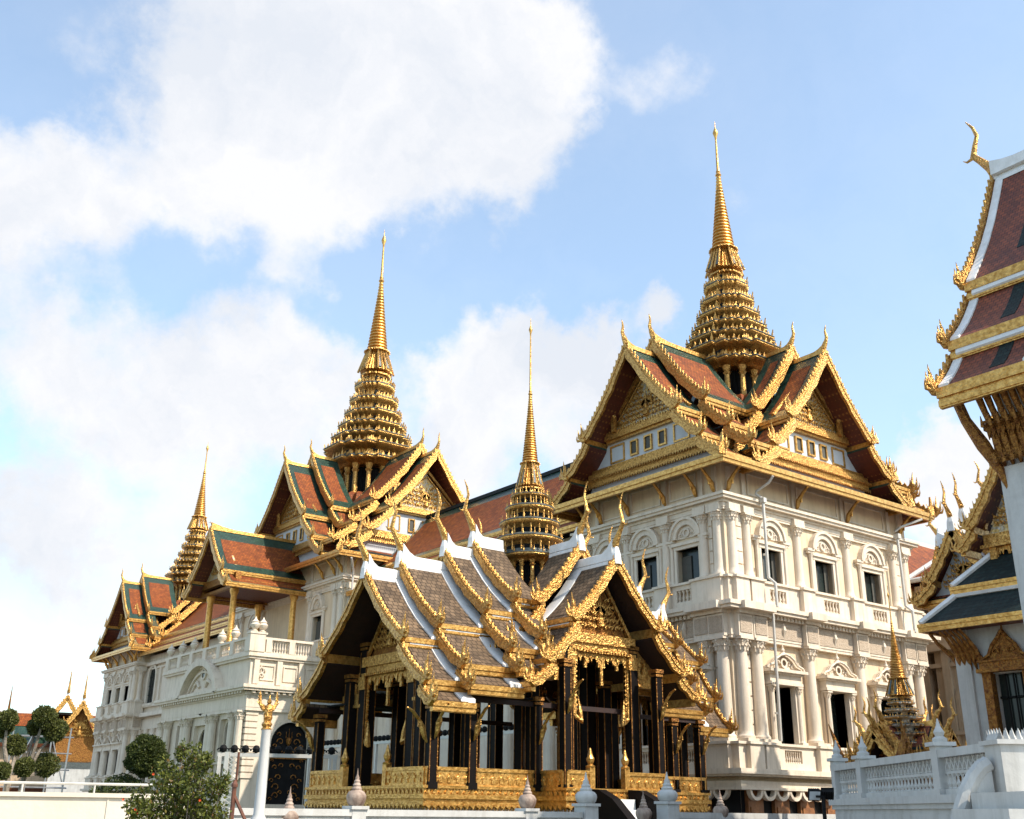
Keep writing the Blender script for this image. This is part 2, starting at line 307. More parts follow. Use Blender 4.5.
def board_mb(tiers, s, bw=.42, up_=.12, th=.14, tooth=.3, th_h=.2, lobes=True):
    m = MB()
    for ti, (x0, z0, x1, z1) in enumerate(tiers):
        c = curve(x0, z0, x1+.06, z1-.04, 10)
        Lt = sum(sqrt((c[i+1][0]-c[i][0])**2+(c[i+1][1]-c[i][1])**2) for i in range(10))
        top = []; bot = []
        for i, (x, z) in enumerate(c):
            a = c[max(i-1, 0)]; b = c[min(i+1, 10)]; d = Vector((b[0]-a[0], b[1]-a[1])).normalized(); nn = Vector((-d.y, d.x))
            if nn.y < 0: nn = -nn
            w = bw*(.8+.28*(sin(i/10*pi*(4 if ti == 0 else 2.2))**2)) if lobes else bw
            top.append(Vector((x, z))+nn*up_); bot.append(Vector((x, z))-nn*w)
        if x0 == 0: top[0] = Vector((0, z0+up_*1.3)); bot[0] = Vector((0, z0-bw*1.35))
        for i in range(10):
            q = [top[i], top[i+1], bot[i+1], bot[i]]
            m.loft([[(s*p.x, -th/2, p.y) for p in q], [(s*p.x, th/2, p.y) for p in q]])
            # raised rib
            r1 = [top[i]*.75+bot[i]*.25, top[i+1]*.75+bot[i+1]*.25, top[i+1]*.6+bot[i+1]*.4, top[i]*.6+bot[i]*.4]
            m.loft([[(s*p.x, -th/2-.03, p.y) for p in r1], [(s*p.x, -th/2+.01, p.y) for p in r1]])
        k = max(2, int(Lt/tooth))
        for j in range(k):
            t = (j+.6)/k*10; i = min(9, int(t)); f = t-i; p = top[i].lerp(top[i+1], f); d = (top[i+1]-top[i]).normalized(); nn = Vector((-d.y, d.x))
            if nn.y < 0: nn = -nn
            leafblade(m, (s*p.x, 0, p.y-.03), (s*(nn.x-.55*d.x), 0, nn.y-.55*d.y), (s*d.x, 0, d.y), th_h, tooth*.8, th*.6, -.15)
    return m
def swirl(m, x, z, y, r, dirn, t):
    pts = [(x+dirn*(r*(1-k/9)*cos(k*.75)), y, z+r*(1-k/9)*sin(k*.75)) for k in range(9)]
    m.tube(pts, [t*(1-k/11) for k in range(9)], 4)
def pediment_mb(zt, zb, hw, y, k=.3):
    """relief of scrolls and a central niche figure filling a triangle"""
    m = MB(); H = zt-zb; r = random.Random(3)
    rows = int(H*.9/k)
    for i in range(rows):
        z = zb+.1+k*.5+i*k; w = hw*(1-(z-zb)/H)-k*.45
        n = int(w/k)
        for j in range(0, n+1):
            if j == 0 and i > 1: continue
            for s in (-1, 1):
                x = s*j*k*1.0+s*k*.2
                if abs(x) > w: continue
                swirl(m, x, z, y-.04-r.random()*.03, k*.46, s*(1 if (i+j) % 2 else -1), k*.17)
                leafblade(m, (x+s*k*.2, y-.05, z+k*.1), (s*.5, -.3, 1), (1, 0, 0), k*.95, k*.42, k*.16, .2*s)
    zc = zb+H*.28   # central figure in a radiating niche
    m.lathe([(.16*H*.5, 0), (.13*H*.5, .1*H), (.08*H*.5, .16*H), (.15*H*.4, .22*H), (.07*H*.4, .30*H), (.05*H*.4, .34*H), (.02*H*.4, .46*H), (.005, .58*H)], (0, y-.04, zc-.15*H), 10)
    for a in range(-5, 6):
        t = a/5*1.3; leafblade(m, (sin(t)*.15*H*.6, y-.03, zc+.05*H+cos(t)*.1*H), (sin(t), 0, cos(t)), (cos(t), 0, -sin(t)), .17*H, .09*H, .05, 0)
    return m
def arm(root, loc, rz, tiers, secs, d_top, P, cover=('green', 'orange'), detail=True, back=True, low_in=0):
    """one gabled roof arm: gable looks to local -y. tiers [(x0,z0,x1,z1)], secs [(front distance, lift)]"""
    bm, fm = MB(), MB(); fas = MB(); cap = MB(); sof = MB(); rim = MB()
    th = P.get('th', .1)
    for i, (df, lf) in enumerate(secs):
        last = i == len(secs)-1
        for ti, (x0, z0, x1, z1) in enumerate(tiers):
            yb = -(secs[i+1][0]-.2) if not last else (-d_top if ti == 0 else -low_in)
            c = curve(x0, z0+lf, x1, z1+lf, 5)
            for s in (-1, 1):
                loopf = [(s*x, -df, z) for x, z in c]+[(s*x, -df, z-th) for x, z in c[::-1]]
                loopb = [(s*x, yb, z) for x, z in c]+[(s*x, yb, z-th) for x, z in c[::-1]]
                bm.loft([loopf, loopb])
                sof.loft([[(s*x, -df+.02, z-th-.012) for x, z in c]+[(s*x, -df+.02, z-th-.05) for x, z in c[::-1]], [(s*x, yb-.02, z-th-.012) for x, z in c]+[(s*x, yb-.02, z-th-.05) for x, z in c[::-1]]])
                bd = P.get('border', .42)
                fr = -df+bd; bk = yb-bd if (last and ti == 0 and P.get('bb', 1)) or not last else yb
                if bk-fr > .2:
                    f0 = P.get('ft', .16) if ti == 0 else .1; f1 = P.get('fb', .84)
                    cc = [(c[0][0]+(c[-1][0]-c[0][0])*t, 0) for t in (0,)]
                    def at(t):
                        q = t*5; k = min(4, int(q)); f = q-k; return (c[k][0]*(1-f)+c[k+1][0]*f, c[k][1]*(1-f)+c[k+1][1]*f)
                    cf = [at(f0+(f1-f0)*k/5) for k in range(6)]
                    o = .022
                    fm.loft([[(s*(x), fr, z+o) for x, z in cf]+[(s*x, fr, z-.02) for x, z in cf[::-1]], [(s*x, bk, z+o) for x, z in cf]+[(s*x, bk, z-.02) for x, z in cf[::-1]]])
                if P.get('front') and i == 0 or (P.get('front') and last):
                    rim.loft([[(s*x, -df+.05, z+.08) for x, z in c]+[(s*x, -df+.05, z-.03) for x, z in c[::-1]], [(s*x, -df+P['front'], z+.08) for x, z in c]+[(s*x, -df+P['front'], z-.03) for x, z in c[::-1]]])
                fh = P.get('fh', .3)
                y1 = yb
                fas.box(s*(x1-.14), -df+.0, z1+lf-.03-fh, s*(x1+.0), y1, z1+lf-.035)
                fas.box(s*(x1), -df-.02, z1+lf-.03-fh*.5, s*(x1+.07), y1, z1+lf-.03)
                fas.box(s*(x1), -df-.01, z1+lf-.03-fh*.92, s*(x1+.035), y1, z1+lf-.03-fh*.62)
                if P.get('white'):
                    # white plaster verge strip at the back end of a section, where the next one rises, and ridge at tier top
                    wv = P['white']
                    for ya, yb2 in ((yb-.36-wv, yb),) if not last else ():
                        rim.loft([[(s*x, ya, z+.07) for x, z in c]+[(s*x, ya, z-.03) for x, z in c[::-1]], [(s*x, yb2, z+.09) for x, z in c]+[(s*x, yb2, z-.03) for x, z in c[::-1]]])
                    if ti > 0:
                        rim.tube([(s*(x0+.08), -df+.2, z0+lf+.02), (s*(x0+.08), yb, z0+lf+.02)], wv*.42, 6)
        # ridge
        z = tiers[0][1]+lf; yb = -(secs[i+1][0]-.2) if not last else -d_top
        rw, rh = P.get('ridge', (.12, .12)); n = 8; vs = []
        for k in range(n+1):
            y = -df-.03+(yb+df+.03)*k/n; e = max(0, 1-(k/n)*3.2)**2*P.get('rise', .15); e2 = max(0, 1-(1-k/n)*4)**2*.05
            vs.append([(-rw, y, z-.1), (-rw*.9, y, z+rh+e), (0, y, z+rh*1.35+e), (rw*.9, y, z+rh+e), (rw, y, z-.1)])
        cap.loft(vs)
        if P.get('white'):
            for s in (-1, 1):
                c = curve(tiers[0][0], z, tiers[0][2], tiers[0][3]+lf, 5); a = c[0]; b = (c[0][0]*.78+c[1][0]*.22+.1, c[0][1]*.78+c[1][1]*.22-.1)
                cap.loft([[(s*a[0], -df+.1, a[1]+.05), (s*b[0], -df+.1, b[1]+.06), (s*b[0], -df+.1, b[1]-.05)], [(s*a[0], yb, a[1]+.05), (s*b[0], yb, b[1]+.06), (s*b[0], yb, b[1]-.05)]])
    tu = lambda co: (co.y, sqrt(0)+co.z*1.45)
    roof = O('roof', bm, M[cover[0]], root, loc, rz, uv=tu)
    O('tile_field', fm, M[cover[1]], roof, uv=tu)
    O('fascia', fas, M['goldp'], roof)
    O('ridge_cap', cap, M[P.get('capm', 'goldp')], roof, smooth=False)
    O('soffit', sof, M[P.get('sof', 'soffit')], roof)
    if rim.v: O('verge_strip', rim, M['cap'], roof)
    for i, (df, lf) in enumerate(secs):
        for s in (-1, 1):
            O('bargeboard', board_mb([(a, b+lf, c_, d+lf) for a, b, c_, d in tiers], s, P.get('bw', .4), .12*P.get('k', 1), .14, P.get('tooth', .3), P.get('tooth_h', .2)), M['gold'], roof, (0, -df-.07, 0))
            for (x0, z0, x1, z1) in tiers:
                O('naga_finial', PROTO('naga%.2f%d' % (P.get('nh', .8), s), lambda: naga_mb(P.get('nh', .8), s).mesh('naga_finial', M['gold'], True)), None, roof, (s*(x1+.02), -df-.1, z1+lf-.05))
        O('ridge_finial', PROTO('chofa%s' % P.get('ch', 1.1), lambda: chofa_mb(P.get('ch', 1.1), P.get('lean', .2), P.get('ct', .08)).mesh('ridge_finial', M['gold'], True)), None, roof, (0, -df-.12, tiers[0][1]+lf+P.get('rise', .15)+.08))
        if P.get('white'):
            w = MB(); w.lathe([(.2, -.3), (.17, .05), (.1, .3), (.05, .5)], (0, .06, 0), 8)
            O('finial_base', w, M['cap'], roof, (0, -df-.1, tiers[0][1]+lf+.05))
    return roof
_pc = {}
def PROTO(k, f):
    if k not in _pc: _pc[k] = f()
    return _pc[k]
def spire(root, loc, zb, zt, lv, bell, rings, knob, k, colbase=None, label=None, round_=False, ncol=3, gm='gold'):
    """lv: [(z, r)] tier bottoms, last = top of the tiers; bell top z; rings top z; knob z; k = radius unit"""
    g, t, an, dk = MB(), MB(), MB(), MB()
    for i in range(len(lv)-1):
        z, r = lv[i]; z2, r2 = lv[i+1]; h = z2-z
        if round_:
            rd = lambda rr, zz: [(rr*cos(2*pi*j/36)*(1+.02*(j % 3 == 0)), rr*sin(2*pi*j/36)*(1+.02*(j % 3 == 0)), zz) for j in range(36)]
        else: rd = redent
        g.loft([rd(r*.72, z-.14*h), rd(r*.80, z-.02*h), rd(r*.96, z+.1*h), rd(r, z+.18*h), rd(r, z+.28*h), rd(r*.95, z+.30*h)])
        t.loft([rd(r*1.02, z+.285*h), rd(r*1.02, z+.33*h), rd(r*.93, z+.42*h), rd(r2*.82, z+.55*h)])
        if round_:
            dk.lathe([(r2*.72, z+.45*h), (r2*.72, z2)], n=20)  # near-black drum, shade behind the balusters put into its colour
            for j in range(20):
                a = 2*pi*j/20
                g.lathe([(.05*k, 0), (.09*k, .15*h), (.05*k, .3*h), (.07*k, .5*h), (.03*k, .62*h)], (r2*.9*cos(a), r2*.9*sin(a), z+.44*h), 6)
        else:
            g.loft([rd(r2*.74, z+.45*h), rd(r2*.74, z2)])
            for q in range(4):      # near-black blocks on the face, painting shade between little piers
                for x in (-.5, 0, .5):
                    mm = Matrix.Rotation(q*pi/2, 4, 'Z') @ Matrix.Translation((x*r2*.62, -r2*.75, z+.72*h)); dk.obox(mm, r2*.2, .04, h*.3)
        pl = rd(r*.99, z+.36*h); n = len(pl)
        for j in range(n):
            p, p2 = Vector(pl[j]), Vector(pl[(j+1) % n]); out = Vector((p.x, p.y, 0)).normalized()
            if round_:
                if j % 2 == 0: an.lathe([(.055*k, 0), (.07*k, .08*k), (.03*k, .2*k), (.004, .5*k)], p-out*.03, 5)
            else:
                e = (p2-p).length
                leafblade(an, p-out*.04, (out.x*.15, out.y*.15, 1), (-out.y, out.x, 0), (.40 if j % 9 == 0 else .26)*k, .15*k, .06*k, 0)
                if e > .5*k:
                    for f in (.2, .4, .6, .8):
                        q = p.lerp(p2, f); nn = Vector(((p2-p).y, -(p2-p).x, 0)).normalized()
                        leafblade(an, q-nn*.03, (0, 0, 1), (p2-p), (.42 if f in (.4, .6) else .28)*k*.75, .16*k, .06*k, 0)
    sp = O('spire', g, M[gm], root, loc, label=label)
    O('tier_tiles', t, M['steel'], sp); O('antefixes', an, M['gold'], sp, smooth=False); O('niche_shade', dk, M['dark'], sp)
    z, r = lv[-1]; b = MB()
    rb = bell[1]
    b.loft([redent(r*.95, z), redent(r*.95, z+.1*k), redent(r*.62, z+.25*k), redent(rb*1.15, z+.3*k), redent(rb*.62, bell[0]-.1*k), redent(rb*.95, bell[0]-.05*k), redent(rb*.95, bell[0])])
    for q in range(4):
        for x in (-.55, -.18, .18, .55):
            mm = Matrix.Rotation(q*pi/2, 3, 'Z'); p0 = mm @ Vector((x*rb, -rb*1.22, z+.25*k)); p1 = mm @ Vector((x*rb*.55, -rb*.7, bell[0]))
            b.tube([p0, p1], .07*k, 5)
    O('bell', b, M['gold'], sp)
    gp = MB()
    for q in range(4):
        mm = Matrix.Rotation(q*pi/2, 3, 'Z')
        for s in (-1, 1):
            pts = [mm @ Vector(v) for v in ((s*.26*rb, -rb*1.175, z+.42*k), (s*.48*rb, -rb*1.175, z+.42*k), (s*.30*rb, -rb*.70, bell[0]-.25*k), (s*.14*rb, -rb*.70, bell[0]-.25*k))]
            o = mm @ Vector((0, -.03, 0)); gp.loft([pts, [p+o for p in pts]])
    O('green_panel', gp, M['steel'], sp)
    rg = MB(); z0 = bell[0]; pr = []; nr = int((rings-z0)/(.2*k)); r0, r1 = rb*.76, .13*k
    for i in range(nr+1):
        f = i/nr; r = r0*(1-f)**1.15+r1*f**.8; zz = z0+(rings-z0)*f; hh = (rings-z0)/nr
        pr += [(r*.80, zz), (r*1.04, zz+hh*.3), (r*1.02, zz+hh*.6), (r*.8, zz+hh*.85)]
    rg.lathe(pr, n=14)
    O('ringed_shaft', rg, M['goldp'], sp, smooth=True)
    nd = MB(); nd.lathe([(.10*k, rings), (.18*k, rings+.12*k), (.1*k, rings+.3*k), (.13*k, rings+.34*k), (.085*k, rings+.5*k), (.05*k, knob-.5*k), (.07*k, knob-.3*k), (.16*k, knob), (.10*k, knob+.2*k), (.03*k, knob+.38*k), (.008, zt)], n=10)
    O('needle', nd, M['goldp'], sp, smooth=True)
    if colbase is not None:
        cz, cr, core = colbase; zb_ = lv[0][0]-.1*(lv[1][0]-lv[0][0])
        for q in range(4):
            for x in ([-.62, 0, .62] if ncol == 3 else [-.7, -.25, .25, .7]):
                p = Matrix.Rotation(q*pi/2, 3, 'Z') @ Vector((x*cr, -cr, 0))
                c = MB(); c.lathe([(.26*k, cz), (.26*k, cz+.12), (.15*k, cz+.2), (.13*k, zb_-.5*k), (.22*k, zb_-.35*k), (.14*k, zb_-.3*k), (.25*k, zb_)], p, 8); O('lantern_column', c, M['gold'], sp)
        d = MB(); d.loft([redent(core, cz-.5), redent(core, zb_+.02)]); O('lantern_shade_core', d, M['dark'], sp)  # near-black solid, shade between the columns put into its colour
    return sp
# ------------------------------------------------------------------ european-style palace block
def capital(m, x, y, z, r, h, n=12):
    m.lathe([(r*.95, 0), (r*1.0, h*.1), (r*1.12, h*.5), (r*1.45, h*.8)], (x, y, z), n)
    m.box(x-r*1.5, y-r*1.5, z+h*.82, x+r*1.5, y+r*1.5, z+h)
    for k in range(10):
        a = 2*pi*k/10
        for (zz, rr, ll) in ((h*.1, 1.02, h*.34), (h*.38, 1.1, h*.36)):
            a2 = a+(pi/10 if zz > h*.2 else 0)
            p = Vector((x+cos(a2)*r*rr, y+sin(a2)*r*rr, z+zz)); o = Vector((cos(a2), sin(a2), 0))
            m.tube([p, p+o*.03*h+Vector((0, 0, ll*.7)), p+o*r*.42+Vector((0, 0, ll)), p+o*r*.5+Vector((0, 0, ll*.72))], [.2*r, .18*r, .13*r, .05*r], 4)
def baluster(m, x, y, z0, z1, r):
    h = z1-z0
    m.lathe([(r, 0), (r, .08*h), (r*.5, .14*h), (r*.95, .34*h), (r*.45, .58*h), (r*.45, .74*h), (r*.85, .86*h), (r, .92*h), (r, h)], (x, y, z0), 8)
def upper_window(w=.66, ar=.85):
    def mk():
        m = MB(); z0, zt = 11.05, 12.65
        m.box(-w-.14, -.10, z0, -w, .3, zt); m.box(w, -.10, z0, w+.14, .3, zt)
        m.box(-w-.14, -.12, zt, w+.14, .3, zt+.16); m.box(-w-.22, -.2, zt+.16, w+.22, .3, zt+.30)
        for s in (-1, 1):       # small imposts and engaged shafts
            m.lathe([(.11, 0), (.09, .1), (.085, 1.55), (.13, 1.72), (.15, 1.8)], (s*(ar+.08), -.08, z0+.1), 8)
            m.box(s*(ar-.08), -.22, 13.0, s*(ar+.42), .02, 13.12); m.box(s*(ar-.06), -.17, 12.9, s*(ar+.36), .02, 13.0)
        m.arch(0, 13.12, ar-.27, ar, -.2, .02, 14); m.arch(0, 13.12, ar-.04, ar+.08, -.28, -.0, 14)
        m.arch(0, 13.12, .0, ar-.27, -.06, .02, 14)
        m.arch(0, 13.12, ar-.42, ar-.36, -.1, .02, 14)
        m.lathe([(.2, 0), (.2, .07), (.12, .12), (.02, .13)], (0, 0, 0), 12) if False else None
        m.arch(0, 13.36, .12, .2, -.13, 0, 16, 0, 2*pi)
        for s in (-1, 1): swirl(m, s*.34, 13.26, -.1, .12, s, .035)
        return m.mesh('window', M['trim'])
    return PROTO('uw%.2f' % w, mk)
def lower_window(w=.68):
    def mk():
        m = MB(); z0, zt = 4.42, 6.8
        m.box(-w-.10, -.25, z0, -w, .55, zt); m.box(w, -.25, z0, w+.10, .55, zt)
        for s in (-1, 1):
            m.box(s*(w+.1), -.12, z0, s*(w+.3), .02, zt); m.box(s*(w+.02), -.44, z0, s*(w+.36), .0, z0+.1)
            m.lathe([(.15, 0), (.12, .08), (.105, 1.98), (.13, 2.02)], (s*(w+.19), -.26, z0+.1), 10); capital(m, s*(w+.19), -.26, z0+2.05, .11, .3, 8)
        m.box(-w-.38, -.42, zt, w+.38, 0, zt+.12); m.box(-w-.34, -.36, zt+.12, w+.34, 0, zt+.42); m.box(-w-.42, -.46, zt+.42, w+.42, 0, zt+.5)
        m.box(-w-.54, -.6, zt+.5, w+.54, 0, zt+.62)
        Z = zt+.62; W_ = w+.5     # curved, pierced pediment
        out = [(-W_, Z), (-W_+.05, Z+.1), (-W_*.68, Z+.2), (-W_*.5, Z+.42), (-.3, Z+.58), (0, Z+.64), (.3, Z+.58), (W_*.5, Z+.42), (W_*.68, Z+.2), (W_-.05, Z+.1), (W_, Z)]
        m.poly(out, ax='y', a=-.22, b=0)
        for i in range(len(out)-1):
            m.tube([(out[i][0], -.42, out[i][1]+.02), (out[i+1][0], -.42, out[i+1][1]+.02)], .055, 5); m.tube([(out[i][0], -.28, out[i][1]), (out[i+1][0], -.28, out[i+1][1])], .05, 4)
        for s in (-1, 1): swirl(m, s*.62, Z+.17, -.28, .15, s, .05); swirl(m, s*.36, Z+.28, -.28, .14, -s, .04); m.arch(s*.0, Z+.3, .13, .21, -.34, -.2, 14, 0, 2*pi)
        m.lathe([(.14, 0), (.16, .06), (.07, .14), (.1, .2), (.05, .3), (.01, .5)], (0, -.3, Z+.62), 8)
        return m.mesh('window', M['trim'])
    return PROTO('lw%.2f' % w, mk)
def place_window(root, loc, rz, me, w, z0, z1, depth, sz, sx=1, mtp='glass', shut='shut', half=False):
    o = O('window', me, None, root, loc, rz, sc=(sx, 1, sz))
    p = MB(); p.box(-w, depth, z0, w, depth+.05, z1); O('pane', p, M[mtp], o)
    s = MB()
    if half: s.box(-w+.02, depth-.28, z0+.02, -w*.0, depth-.24, z1-.3)
    else: s.box(-w, depth-.02, z0, -w*.15, depth-.06, z1-.25); s.box(w*.6, depth-.02, z0, w, depth-.06, z1)
    for k in range(5): s.box(-.02-w*.2, depth-.05, z0+k*(z1-z0)/5, -w+.03, depth-.07, z0+k*(z1-z0)/5+.03)
    O('shutter', s, M[shut], o)
    return o
def balustrade_mb(w, z0, z1, n):
    m = MB()
    for i in range(n): baluster(m, -w+(i+.5)*2*w/n, 0, z0, z1, w/n*.72)
    return m
def HW(pil, a, w):
    """half widths left and right of a, never past the midpoint to a neighbour"""
    l_ = [a-b for b in pil if b < a-.01]; r_ = [b-a for b in pil if b > a+.01]
    return min([w]+[x/2 for x in l_]), min([w]+[x/2 for x in r_])
def palace_block(name, label, cat, c, hx, hy, sz, wy, wx, py_up, px_up, faces, group, z_off=0, tiles=('green', 'orange')):
    """wy: window positions along x on the -y face; wx: along a (local) on the -x face. local a runs +x / -y"""
    root = thing(name, label, cat, (c[0], c[1], 0), group=group)
    Z = lambda z: z*sz
    FC = [('a', 0, (0, -hy), hx, wy, py_up), ('b', -pi/2, (-hx, 0), hy, wx, px_up), ('c', pi/2, (hx, 0), hy, [], []), ('d', pi, (0, hy), hx, [], [])]
    T = .6
    wall = MB(); plinth = MB(); up_, lo, uf = MB(), MB(), MB(); rust = MB(); fr = MB()
    def rot(mb, m2, rz, off):
        ca, sa = cos(rz), sin(rz); dz = .0035 if abs(rz) > .1 else 0
        mb.add([(x*ca-y*sa+off[0], x*sa+y*ca+off[1], z+(dz if mb is not wall else 0)) for x, y, z in m2.v], m2.f)
    for key, rz, off, half, wins, pil in FC:
        e = half if key in 'ad' else half-T
        m2 = MB(); ops = [(a-.66, a+.66, 11.05, 12.65) for a in wins]+[(a-.68, a+.68, 4.42, 6.8) for a in wins]
        cells(m2, -e, e, 0, 16.3, ops, 0, T)
        rot(wall, m2, rz, off)
        # plinth courses with openings
        for z0, z1, pout, nb, wz in ((9.95, 11.0, .3, 5, (10.28, 10.8)), (3.4, 4.32, .45, 8, (3.68, 4.18))):
            e2 = half+pout if key in 'ad' else half
            m3 = MB(); cells(m3, -e2, e2, z0, z1, [(a-.55, a+.55, *wz) for a in wins], -pout, 0); rot(plinth, m3, rz, off)
            m3 = MB(); e3 = half+pout+.1 if key in 'ad' else half
            m3.box(-e3, -pout-.1, z1, e3, 0, z1+.1)
            for a in pil:
                l_, r_ = HW(pil, a, .42); m3.box(a-l_, -pout-.22, z0+.003, a+r_, -pout, z1-.003); l_, r_ = HW(pil, a, .48); m3.box(a-l_, -pout-.30, z1+.003, a+r_, -pout-.1, z1+.104)
            rot(plinth, m3, rz, off)
            if wins:
                bal = PROTO('bal%d' % nb, lambda: balustrade_mb(.55, wz[0], wz[1], nb).mesh('balustrade', M['trim'], True))
                for a in wins:
                    x, y = a*cos(rz)+(-(pout-.1))*(-sin(rz)), a*sin(rz)+(-(pout-.1))*cos(rz)
                    O('balustrade', bal, None, root, (off[0]+x, off[1]+y, 0), rz, sc=(1, 1, sz))
        # windows
        for a in wins:
            x, y = off[0]+a*cos(rz), off[1]+a*sin(rz)
            place_window(root, (x, y, 0), rz, upper_window(), .66, 11.05, 12.65, .3, sz)
            place_window(root, (x, y, 0), rz, lower_window(), .68, 4.42, 6.8, .5, sz, half=True)
        # columns
        if pil:
            cu = PROTO('colu', lambda: (lambda m: (m.box(-.33, -.36, 11.1, .33, 0, 11.2), m.lathe([(.28, 0), (.28, .08), (.235, .14), (.225, .3), (.2, 2.35)], (0, -.03, 11.2), 14), capital(m, 0, -.03, 13.53, .22, .45), m.mesh('column', M['trim'], True))[-1])(MB()))
            cl = PROTO('coll', lambda: (lambda m: (m.box(-.42, -.6, 4.42, .42, 0, 4.55), m.lathe([(.37, 0), (.37, .1), (.30, .18), (.29, .34), (.245, 3.45)], (0, -.14, 4.55), 16), capital(m, 0, -.14, 7.97, .27, .6), m.mesh('column', M['trim'], True))[-1])(MB()))
            for a in pil:
                x, y = off[0]+a*cos(rz), off[1]+a*sin(rz)
                O('column', cu, None, root, (x, y, 0), rz, sc=(1, 1, sz)); O('column', cl, None, root, (x, y, 0), rz, sc=(1, 1, sz))
                m3 = MB()   # entablature broken forward over the column
                for w_, d_, z0, z1 in ((.44, .5, 8.57, 9.5), (.52, .97, 9.653, 9.957), (.48, .62, 9.503, 9.65), (.36, .32, 13.983, 14.28)):
                    l_, r_ = HW(pil, a, w_); m3.box(a-l_, -d_, z0, a+r_, 0 if z1 != 9.957 else -.1, z1)
                rot(lo, m3, rz, off)
            # rusticated blocks in the corner bays
            for s in (-1, 1):
                ps = sorted([abs(a) for a in pil if a*s > 0])[-2:]
                mid = s*sum(ps)/2; hw = (ps[1]-ps[0])/2-.3
                if hw > .05:
                    for k in range(5): rust.add([], []); m3 = MB(); m3.box(mid-hw, -.06, 11.2+k*.55, mid+hw, 0, 11.7+k*.55); rot(rust, m3, rz, off)
                    for k in range(7): m3 = MB(); m3.box(mid-hw, -.06, 4.6+k*.56, mid+hw, 0, 5.1+k*.56); rot(rust, m3, rz, off)
        # dentils, frieze panels
        if wins:
            m3 = MB(); n = int(half*2/.24)
            for k in range(n): a = -half+.12+k*(2*half/n); m3.box(a-.07, -.5, 9.48, a+.07, -.2, 9.64)
            rot(lo, m3, rz, off)
            m3 = MB(); edges = sorted([-half]+list(pil)+[half])
            for i in range(len(edges)-1):
                a0, a1 = edges[i]+.3, edges[i+1]-.3
                if a1-a0 > .5:
                    for (p, q, r_, t_) in ((a0, a1, 14.95, 15.02), (a0, a1, 15.9, 15.97), (a0, a0+.07, 15.02, 15.9), (a1-.07, a1, 15.02, 15.9)): m3.box(p, -.05, r_, q, 0, t_)
                    m3.tube([( (a0+a1)/2, -.24, 8.75), ((a0+a1)/2, -.33, 9.1), ((a0+a1)/2, -.3, 9.4)], [.04, .12, .05], 6)
            for a in pil: m3.box(a-.12, -.1, 14.78, a+.12, 0, 16.0)
            rot(uf, m3, rz, off)
            m3 = MB()
            for i in range(len(edges)-1):
                a0, a1 = edges[i]+.46, edges[i+1]-.46
                if a1-a0 > .2: m3.box(a0, -.29, 8.72, a1, 0, 9.46)
            for a in pil: l_, r_ = HW(pil, a, .41); m3.box(a-l_+.05, -.53, 8.72, a+r_-.05, -.3, 9.4)
            rot(fr, m3, rz, off)
    def band(m, p, z0, z1): m.box(-hx-p, -hy-p, z0, hx+p, hy+p, z1)
    for p, z0, z1 in ((.24, 8.5, 8.62), (.27, 8.62, 8.70), (.25, 8.7, 9.5), (.3, 9.5, 9.65), (.72, 9.65, 9.78), (.8, 9.78, 9.95)): band(lo, p, z0, z1)
    for p, z0, z1 in ((.12, 14.0, 14.1), (.15, 14.1, 14.3), (.22, 14.3, 14.42), (.42, 14.42, 14.54), (.5, 14.54, 14.66), (.3, 14.66, 14.75)): band(up_, p, z0, z1)
    for p, z0, z1 in ((.62, 3.12, 3.2), (.8, 3.2, 3.4), (.45, 2.72, 2.95), (.55, 2.62, 2.72)): band(lo, p, z0, z1)
    up_.box(-hx-.05, -hy-.05, 16.2, hx+.05, hy+.05, 16.35)
    # ground floor: scalloped valance and brown screens
    for key, rz, off, half, wins, pil in FC[:2]:
        m3 = MB()
        for k in range(int(half*2/.8)):
            a = -half+.4+k*.8; m3.arch(a, 2.62, .28, .4, -.5, -.3, 8, pi, 2*pi)
        rot(lo, m3, rz, off)
        m3 = MB()
        n = int(half*2/1.6)
        for k in range(n):
            a = -half+.1+k*1.6; m3.box(a+.1, -.2, 0, a+1.0, -.02, 2.6); m3.box(a+.2, -.25, .2, a+.9, -.2, 2.0)
        m4 = MB(); rot(m4, m3, rz, off); O('screen', m4, M['brown'], root)
        m5 = MB(); m5.box(-half, -.02, 0, half, -.005, 2.6); m4 = MB(); rot(m4, m5, rz, off); O('arcade_shade_sheet', m4, M['dark'], root)  # near-black sheet on the wall face, painting the arcade's shade
    O('wall', wall, M['stone'], root, sc=(1, 1, sz)); O('plinth', plinth, M['trim'], root, sc=(1, 1, sz)); O('cornice', lo, M['trim'], root, sc=(1, 1, sz)); O('upper_cornice', up_, M['trim'], root, sc=(1, 1, sz))
    if uf.v: O('frieze_moulding', uf, M['trim'], root, sc=(1, 1, sz)); O('frieze', fr, M['rough'], root, sc=(1, 1, sz)); O('quoin_blocks', rust, M['trim'], root, sc=(1, 1, sz))
    return root, rot
